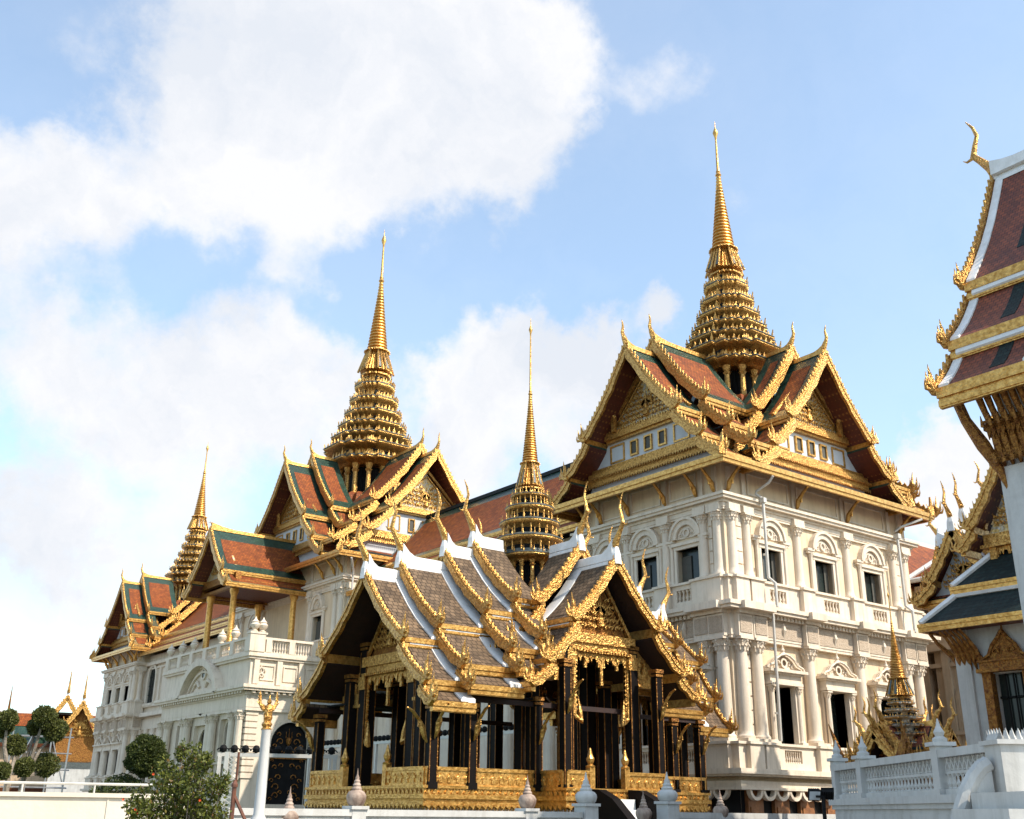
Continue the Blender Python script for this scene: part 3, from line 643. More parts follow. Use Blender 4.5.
def block_top(root, hx, hy, ze, tiers, spire_k, sp_args, pedz, arms=(0, 1, 2, 3), br=((), ()), inner=(1.9, .9), oxr=1.35, spo=(0, 0), lin=(0, 0)):
    """eaves, gabled arms, pediments and the spire. ze = eave height"""
    o = 1.35
    sk, fa, so_ = MB(), MB(), MB()
    zi = ze+.95
    A = [(-hx-o, -hy-o), (hx+oxr, -hy-o), (hx+oxr, hy+o), (-hx-o, hy+o)]; B = [(-hx+.3, -hy+.3), (hx-.3, -hy+.3), (hx-.3, hy-.3), (-hx+.3, hy-.3)]
    sk.loft([[(x, y, ze+.22) for x, y in A], [(x, y, ze+.34) for x, y in A], [(x, y, zi+.12) for x, y in B]], cap=False)
    so_.loft([[(x, y, ze+.2) for x, y in A], [(x, y, ze+.55) for x, y in [(-hx, -hy), (hx, -hy), (hx, hy), (-hx, hy)]]], cap=False)
    for (x0, y0, x1, y1) in ((-hx-o, -hy-o, hx+oxr, -hy-o+.14), (-hx-o, hy+o-.14, hx+oxr, hy+o), (-hx-o, -hy-o+.14, -hx-o+.14, hy+o-.14), (hx+oxr-.14, -hy-o+.14, hx+oxr, hy+o-.14)):
        fa.box(x0, y0, ze-.02, x1, y1, ze+.32)
    for (x0, y0, x1, y1) in ((-hx-o-.06, -hy-o-.06, hx+oxr+.06, -hy-o), (-hx-o-.06, hy+o, hx+oxr+.06, hy+o+.06), (-hx-o-.06, -hy-o, -hx-o, hy+o), (hx+oxr, -hy-o, hx+oxr+.06, hy+o)):
        fa.box(x0, y0, ze+.14, x1, y1, ze+.35)
    es = O('eave_roof', sk, M['orange'], root, uv=lambda co: (co.x+co.y, co.z*1.4)); O('fascia', fa, M['goldp'], es); O('soffit', so_, M['soffit'], es)
    gt = MB(); o2 = o+.01
    for s in (0, 1, 2, 3):
        a, b = Vector(A[s]), Vector(A[(s+1) % 4]); c_, d = Vector(B[s]), Vector(B[(s+1) % 4]); f = .45
        p = [(*a, ze+.37), (*b, ze+.37), (*(b.lerp(d, f)), ze+.37+(zi-.22-ze)*f), (*(a.lerp(c_, f)), ze+.37+(zi-.22-ze)*f)]
        gt.add(p+[(x, y, z-.05) for x, y, z in p], [(0, 1, 2, 3), (0, 4, 5, 1), (1, 5, 6, 2), (2, 6, 7, 3), (3, 7, 4, 0)])
    O('tile_border', gt, M['dgreen'], es, uv=lambda co: (co.x+co.y, co.z*1.4))
    for x, y in A:
        O('corner_finial', PROTO('cornf', lambda: (lambda m: (leafblade(m, (0, 0, 0), (0, 0, 1), (1, 0, 0), 1.0, .5, .1, -.1), m.tube([(0, 0, 0), (.1, 0, .4), (0, 0, .95)], [.14, .1, .01], 5), m.mesh('corner_finial', M['gold']))[-1])(MB())), None, es, (x, y, ze+.25))
    # raking brackets under the eaves
    def bmk():
        m = MB(); m.tube([(0, -.04, -1.15), (0, -.18, -.95), (0, -.26, -.7), (0, -.5, -.42), (0, -.8, -.16), (0, -1.15, 0)], [.04, .1, .13, .08, .07, .06], 5)
        m.tube([(0, -.26, -.7), (0, -.42, -.75), (0, -.46, -.6)], [.08, .06, .01], 4); return m.mesh('eave_bracket', M['goldp'])
    bm = PROTO('brack', bmk)
    for rz, off, ps in ((0, (0, -hy), br[0]), (-pi/2, (-hx, 0), br[1])):
        for a in ps: O('eave_bracket', bm, None, root, (off[0]+a*cos(rz), off[1]+a*sin(rz), ze+.28), rz)
    # arms
    P = dict(border=.5, bw=.31, nh=.92, ch=1.05, lean=.12, ct=.09, fh=.34, rise=.22, ft=.14)
    dd = [hy, hx, hy, hx]; rzs = [0, -pi/2, pi, pi/2]
    for k in arms:
        h = dd[k]; arm(root, (0, 0, 0), rzs[k], tiers, [(h+1.1, 0), (h+1.1-inner[0], inner[1])], 2.2*spire_k, P, low_in=lin[k % 2])
        # gable wall behind the boards
        zt, zg, zw, zb2, hw = pedz      # top of pediment, its beam, attic base, bottom band, half width
        rz = rzs[k]; yw = -(h-.2)
        g = MB(); g.poly([(-hw, zb2), (hw, zb2), (hw*.88, zw), (hw*.60, zg), (0, zt+.1), (-hw*.60, zg), (-hw*.88, zw)], ax='y', a=yw, b=yw+.25)
        gw = O('gable_wall', g, M['greyw'], root, (0, 0, 0), rz)
        s_ = MB(); s_.poly([(-hw*.62, zg+.2), (hw*.62, zg+.2), (0, zt)], ax='y', a=yw-.05, b=yw); O('pediment_ground', s_, M['silver'], gw)
        O('pediment_relief', pediment_mb(zt-.3, zg+.25, hw*.54, yw-.06, .25*spire_k), M['gold'], gw)
        b = MB(); b.box(-hw*.64, yw-.34, zg-.18, hw*.64, yw, zg+.08); b.box(-hw*.6, yw-.22, zg+.08, hw*.6, yw, zg+.26); b.box(-hw*.64, yw-.2, zg-.3, hw*.64, yw, zg-.18)
        b.box(-hw*.9, yw-.2, zw-.30, hw*.9, yw, zw-.05); b.box(-hw*.92, yw-.36, zw-.52, hw*.92, yw, zw-.30); b.box(-hw*.96, yw-.25, zw-.85, hw*.96, yw, zw-.52)
        n = int(hw*2/.17)
        for i in range(n):
            x = -hw*.97+(i+.5)*(hw*1.94/n); leafblade(b, (x, yw-.38, zw-.52), (0, -.2, -1), (1, 0, 0), .17, .13, .05, 0); leafblade(b, (x, yw-.3, zw-.86), (0, -.2, -1), (1, 0, 0), .17, .13, .05, 0)
            if abs(x) < hw*.64: leafblade(b, (x, yw-.3, zg+.08), (0, 0, 1), (1, 0, 0), .2, .16, .05, 0)
        for s in (-1, 1):      # raking inner frame
            b.tube([(s*hw*.66, yw-.15, zg+.15), (0, yw-.15, zt+.25)], .12, 4); b.tube([(s*hw*.56, yw-.12, zg+.2), (0, yw-.12, zt-.15)], .06, 4)
            b.box(s*hw*.46-.1, yw-.5, zg+.1, s*hw*.46+.1, yw-.3, zg+.1+.26*(zt-zg))
            b.lathe([(.12, 0), (.16, .1), (.08, .25), (.02, .5)], (s*hw*.46, yw-.4, zg+.1+.26*(zt-zg)), 6)
        O('gable_moulding', b, M['gold'], gw)
        fh = zg-.3-zw; zc = (zw-.05+zg-.3)/2
        f = MB(); pn = MB()
        for x in (-hw*.22, 0, hw*.22):
            for (p, q, r_, t_) in ((x-.26, x+.26, zc+fh*.28, zc+fh*.28+.08), (x-.26, x+.26, zc-fh*.28-.08, zc-fh*.28), (x-.26, x-.18, zc-fh*.28, zc+fh*.28), (x+.18, x+.26, zc-fh*.28, zc+fh*.28)): f.box(p, yw-.1, r_, q, yw, t_)
            pn.box(x-.18, yw-.03, zc-fh*.28, x+.18, yw-.005, zc+fh*.28)
        for s in (-1, 1):
            x = s*hw*.50
            for (p, q, r_, t_) in ((x-.5, x+.5, zc+fh*.34, zc+fh*.34+.08), (x-.5, x+.5, zc-fh*.34-.08, zc-fh*.34), (x-.5, x-.42, zc-fh*.34, zc+fh*.34), (x+.42, x+.5, zc-fh*.34, zc+fh*.34)): f.box(p, yw-.06, r_, q, yw, t_)
        O('window_frame', f, M['goldp'], gw); O('pane', pn, M['shut'], gw)
    # roof deck below the spire lantern
    dk = MB(); t0 = tiers[0]; dk.loft([redent(3.0*spire_k, t0[3]+.3), redent(2.35*spire_k, sp_args['cz']-.25), redent(2.1*spire_k, sp_args['cz'])]); O('lantern_roof', dk, M['orange'], root, uv=lambda co: (co.x+co.y, co.z))
    spire(root, (spo[0], spo[1], 0), sp_args['lv'][0][0], sp_args['zt'], sp_args['lv'], sp_args['bell'], sp_args['rings'], sp_args['knob'], spire_k, (sp_args['cz'], 1.45*spire_k, 1.1*spire_k), ncol=3)
    return root
# ------------------------------------------------------------------ ground
def struct(name, mb, m):
    o = O(name, mb, m); o['kind'] = 'structure'; return o
g = MB(); g.add([(-600, -600, 0), (1500, -600, 0), (1500, 1500, 0), (-600, 1500, 0)], [(0, 1, 2, 3)]); struct('ground', g, M['pave'])
g = MB(); g.add([(-8, 20, .004), (28, 20, .004), (28, 80, .004), (-8, 80, .004)], [(0, 1, 2, 3)]); struct('lawn', g, M['grass'])
# ------------------------------------------------------------------ the palace: three spired blocks and what links them
GP = 'spired blocks of the palace'
T1 = [(0, 22.95, 3.1, 19.0), (2.95, 18.72, 4.45, 17.35), (4.3, 17.1, 5.6, 16.2)]
LV = [(23.5, 2.4), (24.3, 2.6), (25.05, 2.25), (25.8, 1.92), (26.6, 1.62), (27.45, 1.38), (28.4, 1.15), (29.4, .92)]
def block_full(name, label, c, hx=7, oxr=1.35, spo=(0, 0)):
    wx = (2.4, -.15, -2.7); px = (4.15, 3.35, 1.12, -1.42, -3.6, -4.15) if False else (4.15, 3.35, 1.12, -1.42, -3.45, -4.15)
    root, rot = palace_block(name, label, 'palace', c, hx, 4.5, 1, (-3.95, -.2, 3.5), wx, (-hx+.4, -hx+1.35, -2.05, 1.6, hx-1.5, hx-.55), px, 'ab', GP)
    block_top(root, hx, 4.5, 15.62, T1, 1.0, dict(zt=39.7, lv=LV, bell=(31.1, .82), rings=35.9, knob=38.9, cz=21.6), (21.9, 19.15, 17.75, 16.3, 4.3), br=((-6.6, -1.9, 1.9, 6.2), (4.15, 3.1, 1.2, -1.2, -3.1, -4.15)), oxr=oxr, spo=spo, lin=(0, 4.6))
    return root
b1 = block_full('palace_block', 'largest palace block, sunlit cream front with three arched windows, under the rightmost tall spire', (41, 34), 6.85, .5, (0, .22))
pm = MB()
pm.tube([(-5.0, -1.35, 15.55), (-5.0, -1.1, 15.3), (-5.15, -.5, 15.0), (-5.15, -.45, 14.9), (-4.9, -.62, 14.7)], .06, 6); pm.box(-5.0, -.75, 14.5, -4.8, -.52, 14.72)
pm.tube([(-4.9, -.62, 14.6), (-4.9, -.62, 11.2), (-4.9, -.95, 10.9), (-4.9, -.95, 9.9)], .075, 6); pm.tube([(-4.9, -.7, 9.65), (-4.9, -.62, 4.5)], .065, 6)
for z in (13.4, 12.2, 8.2, 6.8, 5.6): pm.cbox(-4.9, -.55, z, .24, .1, .08)
O('downpipe', pm, M['pipe'], b1, (0, -4.5, 0))
pm = MB(); pm.tube([(6.4, -1.35, 15.55), (5.4, -.75, 15.1), (5.25, -.5, 14.9)], .06, 6); pm.box(5.1, -.75, 14.5, 5.35, -.52, 14.74); pm.tube([(5.2, -.62, 14.6), (5.2, -.62, 11.2), (5.2, -.95, 10.9), (5.2, -.95, 9.9)], .075, 6)
O('downpipe', pm, M['pipe'], b1, (0, -4.5, 0))
b4 = block_full('palace_block', 'farthest palace block at the left end, small, shaded grey, with three slit windows', (40.9, 107.9), 6.1, .9, (.1, .7))
# central block
SZ = 1.134
cb, rot = palace_block('palace_block', 'palace block behind the terraced porch, its tall spire second from the right', 'palace', (41, 72.3), 6.3, 8.7, SZ, (-3.4, 0, 3.4), (5.1, -5.1), (-5.9, -5.1, -1.7, 1.7, 5.1, 5.9), (8.35, 7.55, 3.9, -3.9, -7.55, -8.35), 'ab', GP)
T2 = [(0, 26.7, 3.8, 21.9), (3.6, 21.6, 5.4, 20.0), (5.2, 19.7, 6.9, 18.5)]
block_top(cb, 6.3, 8.7, 17.72, T2, 1.38, dict(zt=49.9, lv=[(27.5+(z-23.5)*1.38, r*1.38) for z, r in LV], bell=(38.0, 1.12), rings=44.6, knob=48.8, cz=24.9), (25.1, 22.1, 20.3, 18.6, 5.2),
          br=((-5.9, -3.4, 0, 3.4, 5.9), (8.35, 7.3, 5.6, -5.6, -7.3, -8.35)), inner=(2.2, 1.0), lin=(5.6, 0))
pm = MB(); pm.tube([(-6.7, -1.35, 17.6), (-6.2, -.8, 16.9), (-6.1, -.62, 16.5), (-6.1, -.62, 12.6)], .07, 6); O('downpipe', pm, M['pipe'], cb, (0, -8.7, 0))
# linking wings with red roofs
def link_wing(label, y0, y1, arches):
    r = thing('palace_wing', label, 'palace wing', (41, (y0+y1)/2, 0), group='long red-roofed wings between the palace blocks')
    h = (y1-y0)/2; w = MB(); X = 5.2
    ops = [(a-.9, a+.9, 10.9, 13.4) for a in arches]
    m2 = MB(); cells(m2, -h, h, 0, 15.3, ops, 0, .5)
    w.add([(-X+y, -x, z) for x, y, z in m2.v], m2.f); w.box(X-.5, -h, 0, X, h, 15.3)
    O('wall', w, M['trim'], r)
    c = MB()
    for p, z0, z1 in ((.25, 3.2, 3.45), (.12, 8.5, 9.4), (.6, 9.6, 9.95), (.3, 10.5, 10.75), (.35, 14.3, 14.6), (.15, 13.95, 14.1)): c.box(-X-p, -h, z0, -X, h, z1)
    for i in range(int(2*h/1.75)):
        y = -h+.9+i*1.75; c.lathe([(.26, 3.5), (.24, 3.8), (.21, 8.1), (.3, 8.5)], (-X-.1, y, 0), 10); c.box(-X-.45, y-.3, 9.7, -X-.02, y+.3, 9.9)
        if min([abs(-y-a) for a in arches] or [9]) > 1.2: c.box(-X-.15, y-.16, 10.75, -X, y+.16, 13.95)
    O('cornice', c, M['trim'], r)
    for a in arches:
        m = MB(); m.arch(0, 13.3, .88, 1.15, -.2, .1, 16); m.box(-1.15, -.2, 10.8, -.9, .1, 13.3); m.box(.9, -.2, 10.8, 1.15, .1, 13.3); m.box(-1.25, -.35, 10.6, 1.25, .1, 10.82)
        o = O('window', m, M['trim'], r, (-X, -a, 0), -pi/2)
        p = MB(); p.box(-.9, -.03, 10.85, .9, .02, 13.35); p.arch(0, 13.35, 0, .9, -.03, .02, 16); O('pane', p, M['glass'], o)
        q = MB()
        for x in (-.45, 0, .45): q.box(x-.02, -.07, 10.9, x+.02, -.03, 14)
        for z in (11.6, 12.4, 13.2): q.box(-.9, -.07, z, .9, -.03, z+.04)
        O('glazing_bars', q, M['iron'], o)
    rf, fl, fa, rg = MB(), MB(), MB(), MB()
    for s in (-1, 1):
        for (x0, z0, x1, z1) in ((0, 21.75, 4.6, 17.1), (4.45, 17.0, 5.4, 16.35), (5.3, 16.15, 6.2, 15.55)):
            cc = curve(x0, z0, x1, z1, 5, .04)
            rf.loft([[(s*x, y, z) for x, z in cc]+[(s*x, y, z-.15) for x, z in cc[::-1]] for y in (-h, h)])
            ci = [(x0+(x1-x0)*t+0, z0+(z1-z0)*t-.04*sqrt((x1-x0)**2+(z1-z0)**2)*sin(pi*t)+.02) for t in (.13, .3, .5, .7, .9)]
            fl.loft([[(s*x, y, z) for x, z in ci]+[(s*x, y, z-.05) for x, z in ci[::-1]] for y in (-h+.5, h-.5)])
            fa.box(s*(x1-.05), -h, z1-.34, s*(x1+.08), h, z1-.04); fa.box(s*(x1+.08), -h, z1-.2, s*(x1+.13), h, z1-.03)
    rg.box(-.16, -h, 21.66, .16, h, 21.9)
    o = O('roof', rf, M['green'], r, uv=lambda co: (co.y, co.z*1.4)); O('tile_field', fl, M['orange'], o, uv=lambda co: (co.y, co.z*1.4)); O('fascia', fa, M['goldp'], o); O('ridge_cap', rg, M['dgreen'], o)
    return r
link_wing('red-tiled palace wing rising behind the gilded pavilion, between the two taller spires', 38.6, 63.4, (-8, -3, 2, 7))
link_wing('red-roofed palace wing in the left distance with tall arched windows, beside the farthest block', 81.2, 104, (10, 5.5, 1, -4, -9))
# entrance porch with its terrace, in front of the central block
pc = thing('entrance_porch', 'white stone porch with balustraded terrace, curved pediment and black iron gate', 'porch', (32, 72.3, 0))
X0, X1, HY = -2.8, 2.75, 7.1      # local x of front and back, half width in y
def porch_rot(m2, side):          # side 'l' front (-x) or 'r' (-y)
    if side == 'l': return [(X0+y, -x, z) for x, y, z in m2.v]
    return [(x, -HY+y, z) for x, y, z in m2.v]
w = MB(); m2 = MB(); cells(m2, -HY, HY, 0, 8.6, [(-1.3, 1.3, 3.4, 7.0), (3.1, 4.5, 3.4, 7.2), (-4.5, -3.1, 3.4, 7.2)], 0, .7); w.add(porch_rot(m2, 'l'), m2.f)
m2 = MB(); cells(m2, X0+.7, X1, 0, 8.6, [(-1.05, 1.65, 2.0, 7.05)], 0, .7); w.add(porch_rot(m2, 'r'), m2.f); w.box(X0+.7, HY-.7, 0, X1, HY, 8.6)
O('wall', w, M['trim'], pc)
t = MB()
for p, z0, z1 in ((.2, 7.55, 7.75), (.22, 7.75, 8.5), (.3, 8.5, 8.7), (.65, 8.75, 8.9), (.75, 8.9, 9.1), (.15, 9.1, 10.75), (.35, 10.75, 10.9), (.45, 10.9, 11.05), (.3, 3.1, 3.4), (.12, 4.4, 4.55)):
    t.box(X0-p, -HY-(p if z0 > 5 else -.6), z0, X1, HY+p, z1)
for i in range(34): t.box(X0-.55, -HY+i*.42, 8.6, X0-.3, -HY+i*.42+.2, 8.76)
for i in range(14): t.box(X0+i*.42, -HY-.55, 8.6, X0+i*.42+.2, -HY-.3, 8.76)
for x in (X0+.25, X0+1.85, X0+3.4, X0+4.9): t.box(x-.18, -HY-.3, 9.2, x+.18, -HY-.12, 10.72)
for i in range(3):
    x = X0+1.05+i*1.6
    for (a, b, c_, d) in ((x-.5, x+.5, 9.45, 9.52), (x-.5, x+.5, 10.35, 10.42), (x-.5, x-.43, 9.52, 10.35), (x+.43, x+.5, 9.52, 10.35)): t.box(a, -HY-.22, c_, b, -HY-.15, d)
for k in range(11): t.box(X0-.08, -HY-.08, 3.5+k*.38, X0+.75, -HY+.6, 3.8+k*.38)
for k in range(11): t.box(X1-.6, -HY-.08, 3.5+k*.38, X1, -HY+.2, 3.8+k*.38)
for s in (-1, 1):        # shaped stones round the corner emblem
    swirl(t, X0+.6, 10.0, -HY-.25, .3, s, .07); swirl(t, X0+.6, 9.7, -HY-.25, .22, s, .06)
O('cornice', t, M['trim'], pc)
for y in (-6.7, -5.6, -2.5, -1.9, 1.9, 2.5, 5.6, 6.7):
    cn = MB(); cn.lathe([(.36, 3.4), (.36, 3.55), (.3, 3.7), (.25, 6.95)], (X0-.28, y, 0), 12); capital(cn, X0-.28, y, 6.95, .25, .6); O('column', cn, M['trim'], pc)
ar = MB()
m = MB(); m.arch(0, 7.6, 3.3, 3.75, -.75, -.1, 24, .38, pi-.38); m.arch(0, 7.6, 2.85, 3.0, -.35, -.1, 24, .5, pi-.5); m.arch(0, 7.6, 0, 3.3, -.2, -.05, 24, .38, pi-.38); m.arch(0, 10.4, .28, .42, -.32, -.2, 16, 0, 2*pi)
for s in (-1, 1): m.tube([(s*.5, -.28, 9.5), (s*.9, -.3, 9.9), (s*1.4, -.28, 9.7), (s*1.9, -.25, 9.3)], [.12, .14, .1, .03], 6); m.box(s*3.0, -.8, 8.96, s*3.6, -.1, 9.12)
ar.add(porch_rot(m, 'l'), m.f); O('curved_pediment', ar, M['trim'], pc)
m = MB(); m.arch(0, 10.4, 0, .27, -.26, -.2, 16, 0, 2*pi); a = MB(); a.add(porch_rot(m, 'l'), m.f); O('round_window', a, M['glass'], pc)
m = MB(); m.arch(0, 5.6, 1.3, 1.6, -.1, .3, 16); m.arch(.3, 5.9, 1.22, 1.45, -.15, .2, 18)
d = MB(); d.add(porch_rot(m, 'l')[:17*4], m.f[:66]) if False else None
gm = MB()
gm.arch(.3, 5.62, 1.35, 1.55, -.12, .1, 18, 0, pi); gm.box(-1.25, -.12, 2.0, -1.05, .1, 5.62); gm.box(1.65, -.12, 2.0, 1.85, .1, 5.62)
gm.arch(.3, 5.62, 1.35, 2.05, -.02, .06, 18, 0, pi)
a = MB(); a.add(porch_rot(gm, 'r'), gm.f); O('arch_surround', a, M['trim'], pc)
gm = MB(); gm.box(-1.05, .25, 2.0, 1.65, .3, 5.62); gm.arch(.3, 5.62, 0, 1.36, .25, .3, 18)
a = MB(); a.add(porch_rot(gm, 'r'), gm.f); gate = O('gate', a, M['iron'], pc)
gm = MB()
gm.box(-1.05, .1, 4.72, 1.65, .2, 4.8)
for x in (.1, .5, .3): gm.tube([(x, .15, 6.0), (x, .15, 6.4 if x != .3 else 6.6)], [.03, .012], 4)
gm.lathe([(.01, 0), (.14, .15), (.2, .4), (.1, .55)], (.3, .15, 5.5), 8)
for s in (-1, 1):
    for (dx, z, r_) in ((.55, 5.75, .28), (.6, 5.3, .22), (.66, 6.2, .18), (.3, 5.1, .14), (.9, 5.5, .16), (.35, 4.3, .2), (.8, 4.2, .2), (.5, 3.6, .24), (.95, 3.4, .18), (1.0, 4.6, .12), (.62, 3.0, .3), (.6, 2.5, .26), (.3, 2.7, .16), (.95, 2.3, .15)): swirl(gm, .3+s*dx, z, .18, r_, s, .045)
a = MB(); a.add(porch_rot(gm, 'r'), gm.f); O('gilt_scrollwork', a, M['goldd'], gate)
dd_ = MB()
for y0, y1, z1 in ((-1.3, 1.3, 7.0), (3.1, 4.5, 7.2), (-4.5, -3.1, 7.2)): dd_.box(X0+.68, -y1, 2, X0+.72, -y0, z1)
O('doorway_shade_sheet', dd_, M['dark'], pc)  # near-black sheets closing the openings, porch shade put in as colour
ao = MB()
for a_, w_, zt_ in ((0, 1.3, 7.0), (3.8, .7, 7.2), (-3.8, .7, 7.2)):
    m = MB(); m.arch(a_, zt_-w_, w_*.84, w_*1.5, .3, .42, 14); m.box(a_-w_, .3, 3.4, a_-w_*.84, .42, zt_-w_); m.box(a_+w_*.84, .3, 3.4, a_+w_, .42, zt_-w_); ao.add(porch_rot(m, 'l'), m.f)
O('arch_screens', ao, M['trim'], pc)
# terrace balustrade
bl = MB(); bs = MB()
bl.box(X0-.4, -HY-.4, 11.05, X1, -HY-.05, 11.2); bl.box(X0-.4, -HY-.4, 12.0, X1, -HY-.05, 12.15); bl.box(X0-.4, -HY-.05, 11.05, X0-.05, HY+.4, 11.2); bl.box(X0-.4, -HY-.05, 12.0, X0-.05, HY+.4, 12.15)
for x in (X0-.2, X0+.9, X0+2.55, X0+4.2, X1-.2):
    bl.box(x-.2, -HY-.42, 11.2, x+.2, -HY-.03, 12.02)
for k in range(26):
    x = X0+1.0+k*.19; baluster(bs, x, -HY-.22, 11.2, 12.0, .075)
for y in (-HY+.1, -4.6, -2.4, 0, 2.4, 4.6, HY-.2): bl.box(X0-.43, y-.28, 11.2, X0-.02, y+.28, 12.02)
for k in range(60):
    y = -HY+.4+k*.235; baluster(bs, X0-.22, y, 11.2, 12.0, .085)
bl.box(X0-.455, -HY-.455, 11.19, X0+.6, -HY-.01, 12.3); bl.box(X0-.5, -HY-.5, 12.3, X0+.7, -HY+.1, 12.42)
O('terrace_rail', bl, M['trim'], pc); O('terrace_balusters', bs, M['trim'], pc)
ub = PROTO('urn', lambda: (lambda m: (m.lathe([(.25, 0), (.3, .12), (.14, .22), (.36, .42), (.42, .62), (.3, .78), (.36, .84), (.18, 1.0), (.1, 1.1), (.02, 1.3)], n=14), m.mesh('urn', M['trim'], True))[-1])(MB()))
for x, y, z in ((X0-.1, -HY-.2, 12.4), (X0+.45, -HY-.2, 12.4), (X0-.22, -4.6, 12.15), (X0-.22, 4.6, 12.15), (X0-.22, 2.4, 12.15), (X0-.22, HY-.2, 12.15), (X0-.22, -2.4, 12.15)): O('urn', ub, None, pc, (x, y, z), sc=(.75, .75, .8))
fl = MB(); fl.box(X0, -HY, 10.9, X1, HY, 11.1); O('terrace_floor', fl, M['trim'], pc)
# gabled canopy over the terrace
TP = [(0, 20.6, 2.75, 17.25), (2.6, 17.0, 3.6, 16.25)]
arm(pc, (0, 0, 0), -pi/2, TP, [(3.7, 0)], -3.2, dict(border=.55, bw=.38, nh=.9, ch=.01, lean=.1, ct=.02, fh=.3, rise=.3, bb=0, ft=.2, fb=.8), low_in=-3.2)
m = MB()
m.poly([(-2.9, 17.0), (2.9, 17.0), (0, 20.2)], ax='y', a=-2.6, b=-2.45); gw = O('gable_wall', m, M['silver'], pc, (0, 0, 0), -pi/2); O('pediment_relief', pediment_mb(19.4, 17.3, 1.8, -2.66, .3), M['gold'], gw)
m = MB(); m.box(-3.1, -2.8, 16.6, 3.1, -2.4, 17.1); m.box(-3.1, -2.75, 16.1, 3.1, -2.45, 16.3)
for s in (-1, 1): m.box(s*3.0-.12, -2.7, 16.2, s*3.0+.12, 3, 16.6)
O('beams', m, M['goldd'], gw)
m = MB(); m.box(-3.0, -2.4, 16.35, 3.0, 3.0, 16.42); O('coffered_ceiling', m, M['soffit'], gw)
for x, y in ((-2.35, -2.05), (-2.35, 2.05), (1.8, -2.9), (1.8, 2.9)):
    m = MB(); m.lathe([(.34, 11.1), (.34, 11.4), (.24, 11.55), (.21, 15.6), (.32, 15.9), (.32, 16.15)], (x, y, 0), 12); O('gilt_column', m, M['goldp'], pc, smooth=True)
# rear range to the right of the nearest block
rr = thing('palace_wing', 'tan palace range with orange tiles in the gap beside the white hall', 'palace wing', (56, 26, 0))
m = MB(); m.box(-5, -7, 0, 6, 4.6, 13.2); m.box(-5, 5, 0, 12, 12, 12.6); O('wall', m, M['tan'], rr)
m = MB()
for p, z0, z1 in ((.5, 9.6, 9.95), (.2, 8.8, 9.0), (.4, 12.7, 13.0), (.3, 5.5, 5.7)): m.box(-5-p, -7-p, z0, 6+p, 4.6+p, z1)
for k in range(7):
    y = 3.9-k*1.7; m.box(-5.25, y-.2, 0, -5, y+.2, 9.6); mm = MB(); mm.arch(0, 7.2, .45, .62, -.15, 0, 12); mm.box(-.62, -.12, 5.7, -.45, 0, 7.2); mm.box(.45, -.12, 5.7, .62, 0, 7.2); m.add([(-5+yy, y-.85-xx, z) for xx, yy, z in mm.v], mm.f)
O('cornice', m, M['tan'], rr)
m = MB(); m.loft([[(-5.8, -7.8, 13.2), (6.8, -7.8, 13.2), (6.8, 5.4, 13.2), (-5.8, 5.4, 13.2)], [(-1.5, -4, 16.4), (2.5, -4, 16.4), (2.5, 2.4, 16.4), (-1.5, 2.4, 16.4)]])
m.loft([[(-6, 5.0, 12.9), (13, 5.0, 12.9), (13, 12.5, 12.9), (-6, 12.5, 12.9)], [(-6, 8.6, 17.0), (13, 8.6, 17.0), (13, 8.9, 17.0), (-6, 8.9, 17.0)]])
rf = O('roof', m, M['orange'], rr, uv=lambda co: (co.x+co.y, co.z*1.4))
m = MB(); m.tube([(-5.8, -7.8, 13.25), (-1.5, -4, 16.5), (-1.5, 2.4, 16.5), (-5.8, 5.4, 13.25)], .16, 6); m.tube([(-6, 8.7, 17.05), (13, 8.7, 17.05)], .18, 6); m.tube([(-5.85, -7.8, 13.25), (-5.85, 5.4, 13.25)], .13, 6); O('ridge_cap', m, M['cap'], rf)
# ------------------------------------------------------------------ the open gilded pavilion in front
PV = (24.15, 30.3)
pv = thing('open_pavilion', 'open gilded pavilion with grey-brown tiered roofs, black columns and a slim spire', 'pavilion', (*PV, 0))
PX = [(0, 9.05, 2.5, 6.68), (2.4, 6.45, 3.85, 5.32), (3.65, 5.1, 4.2, 4.7)]
PY = [(0, 9.75, 1.85, 7.6), (1.75, 7.35, 2.9, 6.2), (2.8, 5.98, 3.55, 5.45)]
PXr = [(0, 9.05, 1.8, 7.2), (1.7, 6.95, 2.45, 5.8), (2.35, 5.55, 3.1, 4.66)]
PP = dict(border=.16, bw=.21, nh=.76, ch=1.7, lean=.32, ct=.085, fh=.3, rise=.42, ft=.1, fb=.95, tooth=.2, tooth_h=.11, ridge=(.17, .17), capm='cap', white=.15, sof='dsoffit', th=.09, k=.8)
for rz, PX_ in ((-pi/2, PX), (pi/2, PXr)): arm(pv, (0, 0, 0), rz, PX_, [(6.85, 0), (5.55, .55), (3.75, 1.2), (2.55, 1.72)], 1.35, PP, ('browntile', 'browntile'), low_in=2.0)
for rz in (0, pi): arm(pv, (0, 0, 0), rz, PY, [(4.6, 0), (2.8, .78)], 1.35, PP, ('browntile', 'browntile'))
def lambrequin(m, w, z, y, big=1.0, n=4):
    """pierced pelmet with pointed drops between two posts"""
    for i in range(25):
        t = i/24*2-1; a = abs(t)
        dp = .16+big*.85*max(0, 1-a/.13)**1.1+.42*big*max(0, 1-abs(a-.56)/.1)+.35*max(0, (a-.88)/.12)
        m.box(t*w-w/24, y-.04, z-dp, t*w+w/24, y+.04, z)
    for i in range(11): t = i/10*2-1; leafblade(m, (t*w, y-.05, z-.08), (0, 0, -1), (1, 0, 0), .22, .16, .04, 0)
